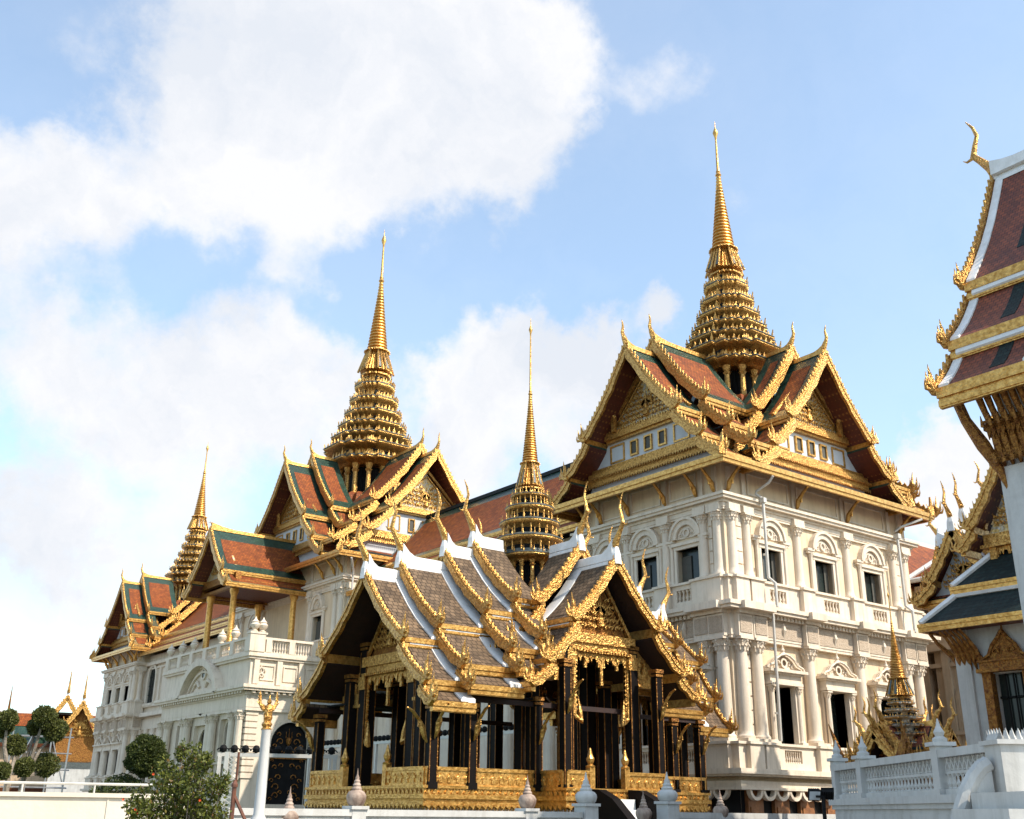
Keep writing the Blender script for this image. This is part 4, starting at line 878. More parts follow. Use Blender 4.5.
def pav_gable(rz, d, zt, zg, hw, colz, px):
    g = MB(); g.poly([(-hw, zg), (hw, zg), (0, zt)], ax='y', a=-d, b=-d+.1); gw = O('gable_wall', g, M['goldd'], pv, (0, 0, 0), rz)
    O('pediment_relief', pediment_mb(zt-.05, zg+.1, hw*.92, -d-.03, .22), M['gold'], gw)
    b = MB()
    b.box(-hw-.15, -d-.22, zg-.28, hw+.15, -d+.1, zg+.04); b.box(-hw-.1, -d-.14, zg-.48, hw+.1, -d+.1, zg-.28); b.box(-hw-.18, -d-.2, zg-.58, hw+.18, -d+.1, zg-.48)
    for i in range(int(hw*2/.13)): b.box(-hw+i*.13, -d-.25, zg-.5, -hw+i*.13+.07, -d-.1, zg-.58)
    for s in (-1, 1):
        b.tube([(s*hw, -d-.1, zg+.05), (0, -d-.1, zt+.1)], .07, 4)
        b.box(s*px-.2, -d-.2, zg-1.0, s*px+.2, -d+.1, zg-.58)
        b.box(s*(px+.1), -d-.12, zg-1.45, s*(px+1.35), -d+.06, zg-1.1); b.box(s*(px+.1), -d-.16, zg-1.55, s*(px+1.42), -d+.06, zg-1.45)
        b.poly([(s*(px+.1), zg-1.1), (s*(px+1.3), zg-1.1), (s*(px+.1), zg-.1)], ax='y', a=-d-.03, b=-d+.05)
        leafblade(b, (s*(px+.6), -d-.1, zg-1.1), (0, 0, 1), (1, 0, 0), .5, .22, .06, 0); swirl(b, s*(px+.45), zg-.8, -d-.08, .16, s, .04)
    O('carved_beam', b, M['gold'], gw)
    l = MB(); lambrequin(l, px-.15, zg-.58, -d-.05, 1.0)
    for s in (-1, 1):
        l.box(s*(px-.22), -d-.1, zg-2.6, s*(px-.12), -d, zg-.58)
        for k in range(12): leafblade(l, (s*(px-.22), -d-.05, zg-.75-k*.15), (-s, 0, -.3), (0, 0, 1), .1, .12, .04, 0)
        l.tube([(s*(px-.2), -d-.05, zg-2.6), (s*(px-.42), -d-.08, zg-2.75), (s*(px-.4), -d-.08, zg-2.45), (s*(px-.34), -d-.05, zg-2.0)], [.07, .12, .08, .01], 6)
    O('pelmet', l, M['gold'], gw)
pav_gable(-pi/2, 5.75, 8.25, 6.45, 1.35, 3, 1.5)
pav_gable(0, 3.75, 9.15, 7.2, 1.3, 3, 1.35)
pav_gable(pi/2, 5.75, 8.25, 6.45, 1.35, 3, 1.5)
# floor, base and fringe; the platform reads as two crossed bars
def cross_box(m, p, z0, z1):
    m.loft([[(x, y, z) for x, y in ((-6.62-p, -3.55-p), (-2.35-p, -3.55-p), (-2.35-p, -4.75-p), (1.95+p, -4.75-p), (1.95+p, -3.15-p), (5.6+p, -3.15-p), (5.6+p, 3.15+p), (1.95+p, 3.15+p), (1.95+p, 4.75+p), (-2.35-p, 4.75+p), (-2.35-p, 3.55+p), (-6.62-p, 3.55+p))] for z in (z0, z1)])
m = MB()
for p, z0, z1 in ((-.5, 0, 1.75), (-.3, 1.75, 1.9)): cross_box(m, p, z0, z1)
O('platform', m, M['white'], pv, sc=(1, 1, .78))
m = MB()
for p, z0, z1 in ((.02, 2.3, 2.42), (-.04, 2.42, 2.5), (.06, 2.5, 2.62), (.0, 2.62, 2.78), (.05, 2.78, 2.86), (-.1, 1.98, 2.3)): cross_box(m, p, z0, z1)
EDG = [((-6.6, -3.55), (-2.35, -3.55)), ((-2.35, -3.55), (-2.35, -4.75)), ((-2.35, -4.75), (1.95, -4.75)), ((1.95, -4.75), (1.95, -3.15)), ((1.95, -3.15), (5.6, -3.15)), ((-6.62, 3.55), (-6.62, -3.55)), ((5.6, -3.15), (5.6, 3.15))]
for (a, b) in EDG:
    a, b = Vector(a), Vector(b); L_ = (b-a).length; d = (b-a)/L_; nrm = Vector((d.y, -d.x))
    for k in range(int(L_/.22)):
        p = a+d*(k+.5)*.22+nrm*.03
        leafblade(m, (p.x, p.y, 2.64), (0, 0, 1), (d.x, d.y, 0), .13, .14, .03, 0); leafblade(m, (p.x+nrm.x*.03, p.y+nrm.y*.03, 2.34), (0, 0, -1), (d.x, d.y, 0), .12, .18, .03, 0)
base = O('gilded_base', m, M['goldp'], pv, (0, 0, -.46))
m = MB(); br_ = MB()
for (a, b) in EDG:
    a, b = Vector(a), Vector(b); L_ = (b-a).length; d = (b-a)/L_; nrm = Vector((d.y, -d.x))
    for k in range(int(L_/.11)):
        p = a+d*(k+.5)*.11-nrm*.02; m.lathe([(.018, 0), (.034, .1), (.02, .3)], (p.x, p.y, 1.95), 5)
O('fringe', m, M['weather'], base)
def panel(a, b):
    m = MB()
    a, b = Vector(a), Vector(b); L_ = (b-a).length; d = (b-a)/L_; nrm = Vector((d.y, -d.x)); ang = atan2(d.y, d.x); c_ = (a+b)/2
    M4 = lambda z, off=0: Matrix.Translation((c_.x+nrm.x*off, c_.y+nrm.y*off, z)) @ Matrix.Rotation(ang, 4, 'Z')
    m.obox(M4(3.12), L_, .1, .42); m.obox(M4(3.38), L_, .18, .1); m.obox(M4(2.9), L_, .16, .08)
    k = max(1, int(L_/.3))
    for i in range(k):
        p = a+d*(L_*(i+.5)/k)+nrm*.06
        for s in (-1, 1): m.tube([(p.x+s*d.x*.1*(1-q/7)*cos(q*.8), p.y+s*d.y*.1*(1-q/7)*cos(q*.8), 3.12+.11*(1-q/8)*sin(q*.8)) for q in range(7)], .022, 4)
        leafblade(m, (p.x, p.y, 3.0), (0, 0, 1), (d.x, d.y, 0), .26, .12, .04, 0)
    for e in (a, b): m.obox(Matrix.Translation((e.x, e.y, 3.14)) @ Matrix.Rotation(ang, 4, 'Z'), .09, .17, .5)
    O('parapet_panel', m, M['goldp'], pv, (0, 0, -.52))
for a, b in (((-6.5, -3.45), (-4.95, -3.45)), ((-4.95, -3.45), (-2.4, -3.45)), ((-2.3, -3.5), (-2.3, -4.6)), ((-2.25, -4.65), (-1.35, -4.65)), ((.25, -4.65), (1.85, -4.65)), ((1.9, -4.6), (1.9, -3.15)), ((1.95, -3.05), (4.0, -3.05)), ((4.0, -3.05), (5.5, -3.05)),
             ((-6.5, -1.35), (-6.5, -3.4)), ((-6.5, 3.4), (-6.5, 1.35)), ((-6.4, 3.45), (-2.3, 3.45)), ((1.9, 3.05), (5.4, 3.05)), ((5.5, -3.0), (5.5, 3.0))): panel(a, b)
post = PROTO('gpost', lambda: (lambda q: (q.box(-.1, -.1, 2.85, .1, .1, 3.5), q.lathe([(.13, 0), (.15, .05), (.07, .1), (.11, .18), (.13, .26), (.08, .36), (.02, .58)], (0, 0, 3.5), 8), q.mesh('gate_post', M['goldp']))[-1])(MB()))
for x, y in ((-1.28, -4.65), (.18, -4.65), (-6.5, -1.3), (-6.5, 1.3)): O('gate_post', post, None, pv, (x, y, -.5))
def colmk(r, zt):
    def f():
        q = MB(); q.box(-r, -r, 2.3, r, r, zt); q.box(-r-.03, -r-.03, 2.3, r+.03, r+.03, 2.5); return q.mesh('column', M['black'])
    return PROTO('pc%.2f%.2f' % (r, zt), f)
def coltrim(r, zt):
    def f():
        q = MB()
        for a, b in ((-1, -1), (1, -1), (1, 1), (-1, 1)): q.box(a*r-.014, b*r-.014, 2.5, a*r+.014, b*r+.014, zt-.3)
        q.box(-r-.03, -r-.03, zt-.24, r+.03, r+.03, zt-.16); q.box(-r-.05, -r-.05, zt-.12, r+.05, r+.05, zt)
        return q.mesh('gilt_edging', M['goldd'])
    return PROTO('pt%.2f%.2f' % (r, zt), f)
def column(x, y, r, zt):
    o = O('column', colmk(r, zt), None, pv, (x, y, 0)); O('gilt_edging', coltrim(r, zt), None, o); return o
for sy in (-1, 1):
    for x in (-6.35, -4.95, -2.45): column(x, sy*3.45, .13, 4.75 if abs(x) > 4.3 else 5.1)
    for x in (2.1, 4.05, 5.4): column(x, sy*3.0, .13, 4.85)
    for x in (-5.9, -4.0, -1.6, 1.6, 4.0, 5.3): column(x, sy*2.2, .16, 6.0)
    for x in (-5.7, -3.6, -1.45, 1.45, 3.6, 5.3): column(x, sy*1.5, .2, 7.0)
    for x in (-2.2, 1.8): column(x, sy*4.55, .13, 6.2)
    for x in (-1.5, 1.4): column(x, sy*3.75, .17, 7.0)
# eave brackets of the pavilion
bk = PROTO('pbr', lambda: (lambda q: (q.tube([(0, -.02, -.95), (0, -.12, -.8), (0, -.2, -.55), (0, -.3, -.35), (0, -.55, -.1), (0, -.75, 0)], [.02, .07, .1, .05, .05, .03], 5), q.tube([(0, -.2, -.55), (0, -.34, -.5), (0, -.36, -.36)], [.05, .04, .01], 4), q.mesh('eave_bracket', M['gold']))[-1])(MB()))
for x, y in ((-6.35, -3.58), (-4.95, -3.58), (-2.45, -3.58), (4.05, -3.13), (5.4, -3.13)): O('eave_bracket', bk, None, pv, (x, y, 4.62), 0)
for y in (-3.45, 3.45): O('eave_bracket', bk, None, pv, (-6.48, y, 4.5), -pi/2)
for y in (-4.5,): 
    for x in (-2.2, 1.8): O('eave_bracket', bk, None, pv, (x, y-.15, 5.5), 0)
m = MB()
m.box(-6.4, -3.5, 4.8, 1.9, -3.4, 4.95); m.box(-6.4, 3.4, 4.8, 1.9, 3.5, 4.95); m.box(1.9, -3.05, 4.75, 5.4, -2.95, 4.9)
O('beams', m, M['dsoffit'], pv)
m = MB(); m.box(-5.7, -2.2, 6.6, 5.6, 2.2, 6.68); m.box(-2.2, -3.6, 6.7, 1.8, 3.6, 6.76); m.box(-6.1, -3.5, 5.0, -2.3, -2.2, 5.06); m.box(-6.1, 2.2, 5.0, -2.3, 3.5, 5.06); O('shade_ceiling', m, M['dark'], pv)  # slabs coloured near black to put the interior's shade into them
spire(pv, (0, 0, 0), 10.4, 20.35, [(10.35, 1.12), (10.95, 1.26), (11.6, 1.12), (12.2, .92), (12.75, .72), (13.1, .55)], (14.2, .40), 17.0, 19.85, .5, (9.3, .72, .5), round_=True, ncol=3)
# steps with black curved cheeks
st = thing('pavilion_steps', 'white steps between black curved cheek walls leading up to the gilded pavilion', 'steps', (PV[0]-.55, PV[1]-4.8, 0))
m = MB()
for k in range(7): m.box(-.62, -2.3+k*.32, 0, .62, 0, .30*(k+1))
O('treads', m, M['cap'], st)
for x in (-.85, .85):
    m = MB(); pts = [(0, 2.38), (-.5, 2.36), (-1.1, 2.1), (-1.7, 1.6), (-2.2, 1.1), (-2.6, .8), (-2.6, 0), (0, 0)]
    m.poly([(y, z) for y, z in pts], ax='x', a=x-.16, b=x+.16); O('cheek_wall', m, M['black'], st)
# ------------------------------------------------------------------ the white hall at the right edge
wh = thing('white_hall', 'whitewashed hall at the right edge under tall red-brown tiered roofs with white verges', 'hall', (33.4*.667, 8*.667, .567))
wh.scale = (.667, .667, .667)
m = MB(); m.box(-4.75, -14, -.85, 8, 6.2, 13.6); m.box(-4.9, 5.6, 0, -4.75, 6.35, 11.0); m.box(-4.85, -14, 0, -4.75, 6.3, 2.4); O('wall', m, M['white'], wh)
PH = dict(border=1.5, bw=.16, nh=.8, ch=2.4, lean=.55, ct=.13, fh=.62, rise=.2, ft=.18, fb=.8, tooth=.34, tooth_h=.2, ridge=(.3, .3), capm='cap', white=.5, front=.34, th=.16, k=1, bb=0, sof='dsoffit')
arm(wh, (0, 0, 0), pi, [(0, 23.2, 3.4, 17.75), (3.2, 17.3, 4.95, 15.25), (4.75, 14.8, 6.0, 13.45)], [(7.25, 0), (4.0, .9)], -14, PH, ('red', 'dgreen'), low_in=-14)
for i, a in enumerate((-.1, .14, .38, .62, .86, 1.1, 1.5, 2.0)):
    m = MB(); x0, y0 = -4.8, 6.1-a
    m.tube([(x0, y0, 11.0), (x0-.1, y0, 11.3), (x0-.2, y0, 11.7), (x0-.3, y0+.03, 12.1), (x0-.55, y0+.08, 12.6), (x0-.8, y0+.1, 13.1)], [.03, .1, .15, .1, .09, .11], 6)
    m.tube([(x0-.2, y0, 11.2), (x0-.42, y0+.05, 11.1), (x0-.48, y0+.05, 11.35)], [.1, .08, .01], 5); m.tube([(x0-.5, y0+.1, 12.2), (x0-.75, y0+.1, 12.1), (x0-.8, y0+.1, 12.4)], [.08, .06, .01], 5)
    O('eave_bracket', m, M['goldd'], wh)
m = MB()
m.tube([(-4.85, 6.2, 10.3), (-4.9, 6.3, 10.9), (-5.1, 6.6, 11.7), (-5.3, 6.9, 12.5), (-5.4, 7.05, 13.2)], [.04, .13, .2, .15, .15], 6); O('eave_bracket', m, M['goldd'], wh)
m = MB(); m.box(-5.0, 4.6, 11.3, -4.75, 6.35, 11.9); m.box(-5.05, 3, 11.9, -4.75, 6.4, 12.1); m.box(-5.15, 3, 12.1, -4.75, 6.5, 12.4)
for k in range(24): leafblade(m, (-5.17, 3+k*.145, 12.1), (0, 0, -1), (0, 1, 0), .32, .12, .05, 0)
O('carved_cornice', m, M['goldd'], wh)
# lower porch of the hall
hp = thing('hall_porch', 'lower white porch of the hall with gilded window and dark green hipped roofs', 'porch', (33, 16.5, 0))
m = MB(); m2 = MB(); cells(m2, -2.4, 6, 0, 7.7, [(-1.35, -.3, 3.85, 5.95)], 0, .5); m.add([(y, -x, z) for x, y, z in m2.v], m2.f); m.box(.5, -6, 0, 8, 2.4, 7.7); m.box(-.12, 2.0, 0, 0, 2.5, 7.4); m.box(-.1, -6, 0, 0, 2.0, 2.9)
O('wall', m, M['white'], hp)
def hip(parent, x0, y0, z0, x1, y1, z1, fasz):
    m = MB(); m.loft([[(x0, -8, z0), (9, -8, z0), (9, y0, z0), (x0, y0, z0)], [(x1, -8, z1), (9, -8, z1), (9, y1, z1), (x1, y1, z1)]]); o = O('roof', m, M['dgreen'], parent, uv=lambda co: (co.x+co.y, co.z*1.5))
    m = MB(); m.tube([(x0, y0, z0+.05), (x1, y1, z1+.07)], .11, 6); m.tube([(x1, y1, z1+.07), (x1, -8, z1+.07)], .1, 6); m.tube([(x1, y1, z1+.07), (9, y1, z1+.07)], .1, 6); O('ridge_cap', m, M['cap'], o)
    m = MB(); m.box(x0-.06, -8, z0-fasz, x0+.06, y0+.06, z0-.02); m.box(x0+.06, y0-.06, z0-fasz, 9, y0+.06, z0-.02); m.box(x0-.1, -8, z0-fasz*.45, x0-.06, y0+.06, z0); O('fascia', m, M['goldp'], o)
    m = MB(); m.box(x0+.07, -8, z0-fasz*.8, 9, y0-.07, z0-fasz*.7); O('soffit', m, M['soffit'], o)
hip(hp, -.85, 3.15, 7.62, .05, 2.3, 8.5, .26)
hip(hp, .02, 2.35, 8.85, 1.3, 1.2, 10.1, .26)
PG = dict(border=.25, bw=.26, nh=.6, ch=1.3, lean=.25, ct=.07, fh=.24, rise=.25, ft=.15, fb=.85, tooth=.2, tooth_h=.12, ridge=(.12, .14), capm='cap', white=.2, th=.1, k=.7, sof='soffit')
arm(hp, (1.5, .1, 0), -pi/2, [(0, 13.5, 1.6, 10.9), (1.5, 10.7, 2.0, 10.2)], [(1.0, 0), (.2, .5)], -5, PG, ('dgreen', 'red'), low_in=-5)
m = MB(); m.poly([(-1.25, 10.6), (1.25, 10.6), (0, 12.9)], ax='y', a=-.45, b=-.35); gw = O('gable_wall', m, M['silver'], hp, (1.5, .1, 0), -pi/2)
O('pediment_relief', pediment_mb(12.8, 10.7, 1.15, -.5, .2), M['gold'], gw)
m = MB(); m.box(-1.4, -.6, 10.25, 1.4, -.3, 10.6); m.box(-1.5, -.68, 10.15, 1.5, -.3, 10.25)
for s in (-1, 1): m.box(s*1.15-.12, -.55, 8.9, s*1.15+.12, -.35, 10.2)
lambrequin(m, 1.05, 10.18, -.45, .45); O('niche_frame', m, M['gold'], gw)
m = MB(); m.box(-1.1, -.3, 8.9, 1.1, -.25, 10.2); O('niche', m, M['dark'], gw)  # near-black panel behind the frame, its shade painted as colour
arm(hp, (5.0, 3.7, 0), -pi/2, [(0, 11.75, 1.15, 9.9), (1.05, 9.75, 1.8, 9.2)], [(2.0, 0), (1.1, .5)], 0, PG, ('dgreen', 'red'))
arm(hp, (5.0, 3.7, 0), pi, [(0, 11.75, 1.15, 9.9), (1.05, 9.75, 1.8, 9.2)], [(1.7, 0)], 0, PG, ('dgreen', 'red'))
arm(hp, (6.2, 1.6, 0), pi, [(0, 13.4, 1.15, 11.5)], [(2.2, 0), (1.2, .5)], 0, PG, ('dgreen', 'red'))
m = MB(); m.poly([(-1.3, 9.35), (1.3, 9.35), (0, 11.35)], ax='y', a=-1.55, b=-1.45); gw = O('gable_wall', m, M['greyw'], hp, (5.0, 3.7, 0), -pi/2); O('pediment_relief', pediment_mb(11.2, 9.4, 1.1, -1.6, .18), M['gold'], gw)
m = MB(); m.box(3.4, 1.2, 0, 8, 2.3, 9.2); O('rear_wall', m, M['tan'], hp)
# gilded window of the porch
m = MB()
m.box(-1.48, -.2, 3.5, -1.34, .1, 6.0); m.box(-.31, -.2, 3.5, -.17, .1, 6.0); m.box(-1.66, -.14, 3.3, -1.48, .05, 6.0); m.box(-.17, -.14, 3.3, .01, .05, 6.0)
m.box(-1.75, -.3, 5.98, .1, .05, 6.1); m.box(-1.65, -.24, 6.1, 0, .05, 6.3); m.box(-1.7, -.28, 6.3, .05, .05, 6.36); m.box(-1.8, -.3, 3.25, .15, .05, 3.42)
pts = [(-1.6, 6.36), (-1.35, 6.5), (-1.2, 6.8), (-1.0, 7.0), (-.82, 7.25), (-.64, 7.0), (-.44, 6.8), (-.29, 6.5), (-.05, 6.36)]
m.poly(pts, ax='y', a=-.12, b=0)
for i in range(8): m.tube([(pts[i][0], -.14, pts[i][1]), (pts[i+1][0], -.14, pts[i+1][1])], .06, 5)
m.lathe([(.06, 0), (.03, .15), (.005, .5)], (-.82, -.08, 7.2), 6)
for s in (-1, 1): swirl(m, -.82+s*.22, 6.6, -.15, .14, s, .04); leafblade(m, (-.82+s*.8, -.1, 6.36), (s*.3, 0, 1), (1, 0, 0), .4, .2, .08, 0); m.tube([(-.82+s*.75, -.1, 3.5), (-.82+s*.95, -.15, 3.3), (-.82+s*.9, -.12, 3.05)], [.1, .08, .02], 5)
wn_ = O('window', m, M['goldd'], hp, (0, 0, 0), -pi/2)
m = MB(); m.box(-1.34, .3, 3.6, -.31, .35, 5.95); O('pane', m, M['glass'], wn_)
m = MB()
for x in (-1.08, -.82, -.56): m.box(x-.02, .2, 3.6, x+.02, .24, 5.95)
m.box(-1.34, .2, 5.2, -.31, .25, 5.26); O('window_bars', m, M['iron'], wn_)
for i in range(5):
    m = MB(); a = i*.17
    m.tube([(-.02, 2.35-a, 6.1), (-.12, 2.37-a, 6.45), (-.2, 2.4-a, 6.75), (-.5, 2.5-a, 7.15), (-.7, 2.6-a, 7.35)], [.02, .08, .09, .05, .05], 5); O('eave_bracket', m, M['goldd'], hp)
m = MB(); m.tube([(.1, 2.5, 6.2), (.0, 2.62, 6.6), (-.3, 2.9, 7.0), (-.5, 3.05, 7.35)], [.03, .1, .07, .06], 5); O('eave_bracket', m, M['goldd'], hp)
# ------------------------------------------------------------------ small shrine roof
sh = thing('shrine', 'small shrine with a white and gold spire and red gables behind the terrace wall', 'shrine', (24.38, 15.7, 0))
m = MB(); m.box(-.85, -.85, 0, .85, .85, 2.75); m.box(-1.1, -1.1, 0, 1.1, 1.1, 2.1); O('body', m, M['weather'], sh)
for rz in (0, pi/2, pi, -pi/2):
    arm(sh, (0, 0, 0), rz, [(0, 3.62, .5, 3.02), (.45, 2.95, .8, 2.65)], [(1.15, 0), (.85, .2)], .3, dict(border=.08, bw=.14, nh=.5, ch=.62, lean=.12, ct=.04, fh=.1, rise=.08, ft=.1, fb=.9, tooth=.1, tooth_h=.08, ridge=(.05, .05), th=.05, k=.4, sof='dsoffit'), ('dgreen', 'red'))
spire(sh, (0, 0, 0), 3.1, 7.3, [(3.1, .46), (3.32, .62), (3.54, .66), (3.74, .6), (3.94, .49), (4.12, .39), (4.3, .32), (4.46, .27)], (4.95, .26), 6.3, 7.05, .2, (2.9, .4, .35), gm='porc')
m = MB()
for s in (-1, 1):
    for k in range(3): m.tube([(-1.2-.1*k, s*.75, 2.5), (-1.4-.12*k, s*.85, 2.75+.1*k), (-1.3-.1*k, s*.95, 3.1+.15*k), (-1.45-.1*k, s*1.0, 3.45+.18*k)], [.1, .11, .06, .01], 6)
O('naga_flames', m, M['goldd'], sh)
# ------------------------------------------------------------------ terrace wall, lower right
ang = atan2(8.9-14.19, 15.3-19.35); LT = 7.6
tw = thing('terrace_wall', 'white terrace wall with a pierced balustrade and spiked posts at the lower right', 'wall', (19.35, 14.19, 0), ang)
m = MB(); m.box(-.15, 0, 0, LT+2.5, 5, 2.0); O('base_wall', m, M['white'], tw)
m = MB(); m.box(-.22, -.1, 1.9, LT+.2, .3, 2.02); m.box(-.18, -.05, 1.82, LT+.2, .2, 1.9); m.box(.2, -.02, 1.28, LT-.2, .0, 1.74); m.arch(3.0, .35, 1.2, 1.3, -.08, .02, 16, .35, pi-.35); m.arch(5.6, .55, .95, 1.05, -.08, .02, 14, .35, pi-.35); leafblade(m, (4.3, -.06, 1.4), (0, 0, 1), (1, 0, 0), .2, .2, .06, 0); O('moulding', m, M['white'], tw)
m = MB(); m.box(-.1, -.04, 2.56, LT, .2, 2.68); m.box(-.1, 0, 2.02, LT, .16, 2.1); m.box(-.1, .05, 2.32, LT, .12, 2.36); O('rail', m, M['white'], tw)
m = MB(); n = 46
for k in range(n):
    x = .1+k*(LT-.1)/n
    baluster(m, x, .08, 2.1, 2.33, .036)
    m.obox(Matrix.Translation((x, .08, 2.46)) @ Matrix.Rotation(.62, 4, 'Y'), .03, .06, .24); m.obox(Matrix.Translation((x+.066, .08, 2.46)) @ Matrix.Rotation(-.62, 4, 'Y'), .03, .055, .24)
O('pierced_panel', m, M['white'], tw)
def post_mb(w, z0, z1, spikes=False):
    m = MB(); m.box(-w, -w, z0, w, w, z1); m.box(-w-.05, -w-.05, z1, w+.05, w+.05, z1+.06); m.box(-w-.04, -w-.04, z0, w+.04, w+.04, z0+.1)
    if spikes:
        for i in range(6):
            for s in (-1, 1): m.lathe([(.06, 0), (.03, .06), (.004, .15)], (-w+.04+i*(2*w-.08)/5, s*(w-.04), z1+.06), 4); m.lathe([(.06, 0), (.03, .06), (.004, .15)], (s*(w-.04), -w+.04+i*(2*w-.08)/5, z1+.06), 4)
    else: m.lathe([(w*.9, 0), (w*.95, .05), (w*.5, .09), (w*.7, .15), (w*.3, .24), (.01, .36)], (0, 0, z1+.06), 8)
    return m
for x, w, z0, z1, sp_ in ((.05, .12, 2.0, 2.75, 0), (1.75, .13, 2.0, 2.72, 0), (5.6, .13, 2.0, 2.74, 0), (LT+.42, .25, 1.6, 2.62, 1)): O('post', post_mb(w, z0, z1, sp_), M['white'], tw, (x, .08, 0))
ts = thing('curved_stair', 'white stair with a swept curved parapet beside the spiked post, bottom right corner', 'steps', (19.35, 14.19, 0), ang)
m = MB(); cu = [(LT+.35, -.22-.11*k, 2.38-.028*k*k-.03*k) for k in range(8)]
m.tube(cu, .11, 8)
for a, b in zip(cu[:-1], cu[1:]): m.loft([[(p[0]-.07, p[1], 0), (p[0]+.07, p[1], 0), (p[0]+.07, p[1], p[2]), (p[0]-.07, p[1], p[2])] for p in (a, b)])
O('parapet', m, M['white'], ts)
m = MB()
for k in range(9): m.box(LT+.5, -.3-.28*(k+1), 0, LT+2.2, -.3-.28*k, 2.0-.2*k)
O('treads', m, M['white'], ts)
# ------------------------------------------------------------------ low boundary walls in front
bw = thing('boundary_wall', 'low white boundary wall with stone-capped posts in front of the gilded pavilion', 'wall', (13, 19, 0))
m = MB(); m.box(-5.2, -.1, 0, 3.55, .1, 1.6); m.box(6.6, -.1, 0, 14, .1, 1.6)
m.box(-5.2, -.16, 1.6, 3.55, .16, 1.72); m.box(6.6, -.16, 1.6, 14, .16, 1.74)
for x0, x1 in ((-5.0, -2.4), (-1.8, 1.8), (2.4, 3.4), (6.8, 8.9), (9.4, 13)): m.box(x0, -.13, 1.45, x1, -.1, 1.55)
O('wall', m, M['white'], bw)
def finial(s, pot=True):
    def f():
        m = MB(); m.lathe([(.16, 0), (.2, .04), (.24, .14), (.24, .2), (.19, .27), (.12, .3), (.13, .33), (.09, .37), (.1, .4), (.065, .44), (.075, .47), (.045, .51), (.05, .54), (.02, .6), (.005, .72)], n=16); return m.mesh('stone_finial', M['weather'], True)
    return PROTO('fin', f)
wf = PROTO('wfin', lambda: (lambda m: (m.lathe([(.2, 0), (.25, .05), (.28, .15), (.27, .22), (.22, .28), (.15, .31), (.16, .35), (.11, .40), (.12, .44), (.08, .49), (.085, .53), (.045, .6), (.01, .78)], n=16), m.mesh('stone_finial', M['white'], True))[-1])(MB()))
for x, z, white in ((-2.1, 1.78, 0), (2.1, 1.78, 0), (3.78, 1.9, 1), (6.36, 1.98, 1), (5.85, 1.55, 0), (8.2, 1.62, 0), (-3.5, 1.42, 0)):
    y = 0 if x != 5.85 else .3
    m = MB(); w = .19 if white else .15; m.box(-w, -w, 0, w, w, z-.06); m.box(-w-.04, -w-.04, z-.06, w+.04, w+.04, z)
    p = O('post', m, M['white'], bw, (x, y-.02, 0)); O('stone_finial', wf if white else finial(1), None, p, (0, 0, z), sc=(.88, .88, .85) if white else (.8, .8, .95))
lw = thing('boundary_wall', 'sunlit cream wall with a thin metal handrail along its top at the lower left', 'wall', (6.04, 16.96, 0), atan2(-.56, 1.91))
m = MB(); m.box(-9, -.12, 0, .75, .12, 1.84); m.box(-9, -.16, 1.84, .75, .16, 1.9)
for k in range(5): m.box(-8.5+k*2.0, -.135, .2, -8.5+k*2.0+.02, -.12, 1.84)
O('wall', m, M['cream'], lw)
m = MB(); m.tube([(-9, .1, 2.03), (.6, .1, 2.03)], .02, 6)
for k in range(10): m.tube([(-8.7+k*1.0, .1, 1.85), (-8.7+k*1.0, .1, 2.03)], .015, 5)
O('handrail', m, M['pipe'], lw)
# ------------------------------------------------------------------ pole with a gilded bird figure
gp = thing('lamp_post', 'slender white post crowned by a gilded bird figure with raised wings', 'post', (8.5, 18.1, 0))
m = MB(); m.lathe([(.15, 0), (.15, 1.5), (.13, 1.55), (.095, 1.62), (.08, 2.98), (.09, 3.02)], n=16); m.box(-.17, -.17, 0, .17, .17, 1.52); O('shaft', m, M['white'], gp, smooth=True)
m = MB(); m.lathe([(.10, 3.0), (.12, 3.03), (.085, 3.07), (.12, 3.13), (.1, 3.17), (.06, 3.2), (.085, 3.28), (.10, 3.36), (.075, 3.42)], n=12)
for s in (-1, 1):   # legs, wings
    m.tube([(s*.04, 0, 3.15), (s*.06, -.03, 3.28), (s*.04, 0, 3.38)], [.035, .045, .05], 6)
    for k in range(5):
        t = k/4; m.tube([(s*.05, .02, 3.42+.02*k), (s*(.13+.06*t), .02, 3.46+.05*k*.5), (s*(.2+.0*t), .03, 3.56+.05*k), (s*(.27-.06*t), .04, 3.62+.06*k)], [.035, .035, .025, .004], 5)
O('perch', m, M['gold'], gp, (0, 0, .6), sc=(.8, .8, .8))
m = MB(); m.tube([(0, 0, 3.3), (0, -.03, 3.42), (0, -.02, 3.52), (0, -.02, 3.58)], [.07, .095, .07, .035], 10); m.lathe([(.03, 0), (.055, .03), (.05, .07), (.02, .12), (.004, .2)], (0, -.03, 3.57), 8); m.tube([(0, -.07, 3.62), (0, -.13, 3.6)], [.02, .004], 5)
O('bird_figure', m, M['gold'], gp, (0, 0, .6), smooth=True, sc=(.8, .8, .8))
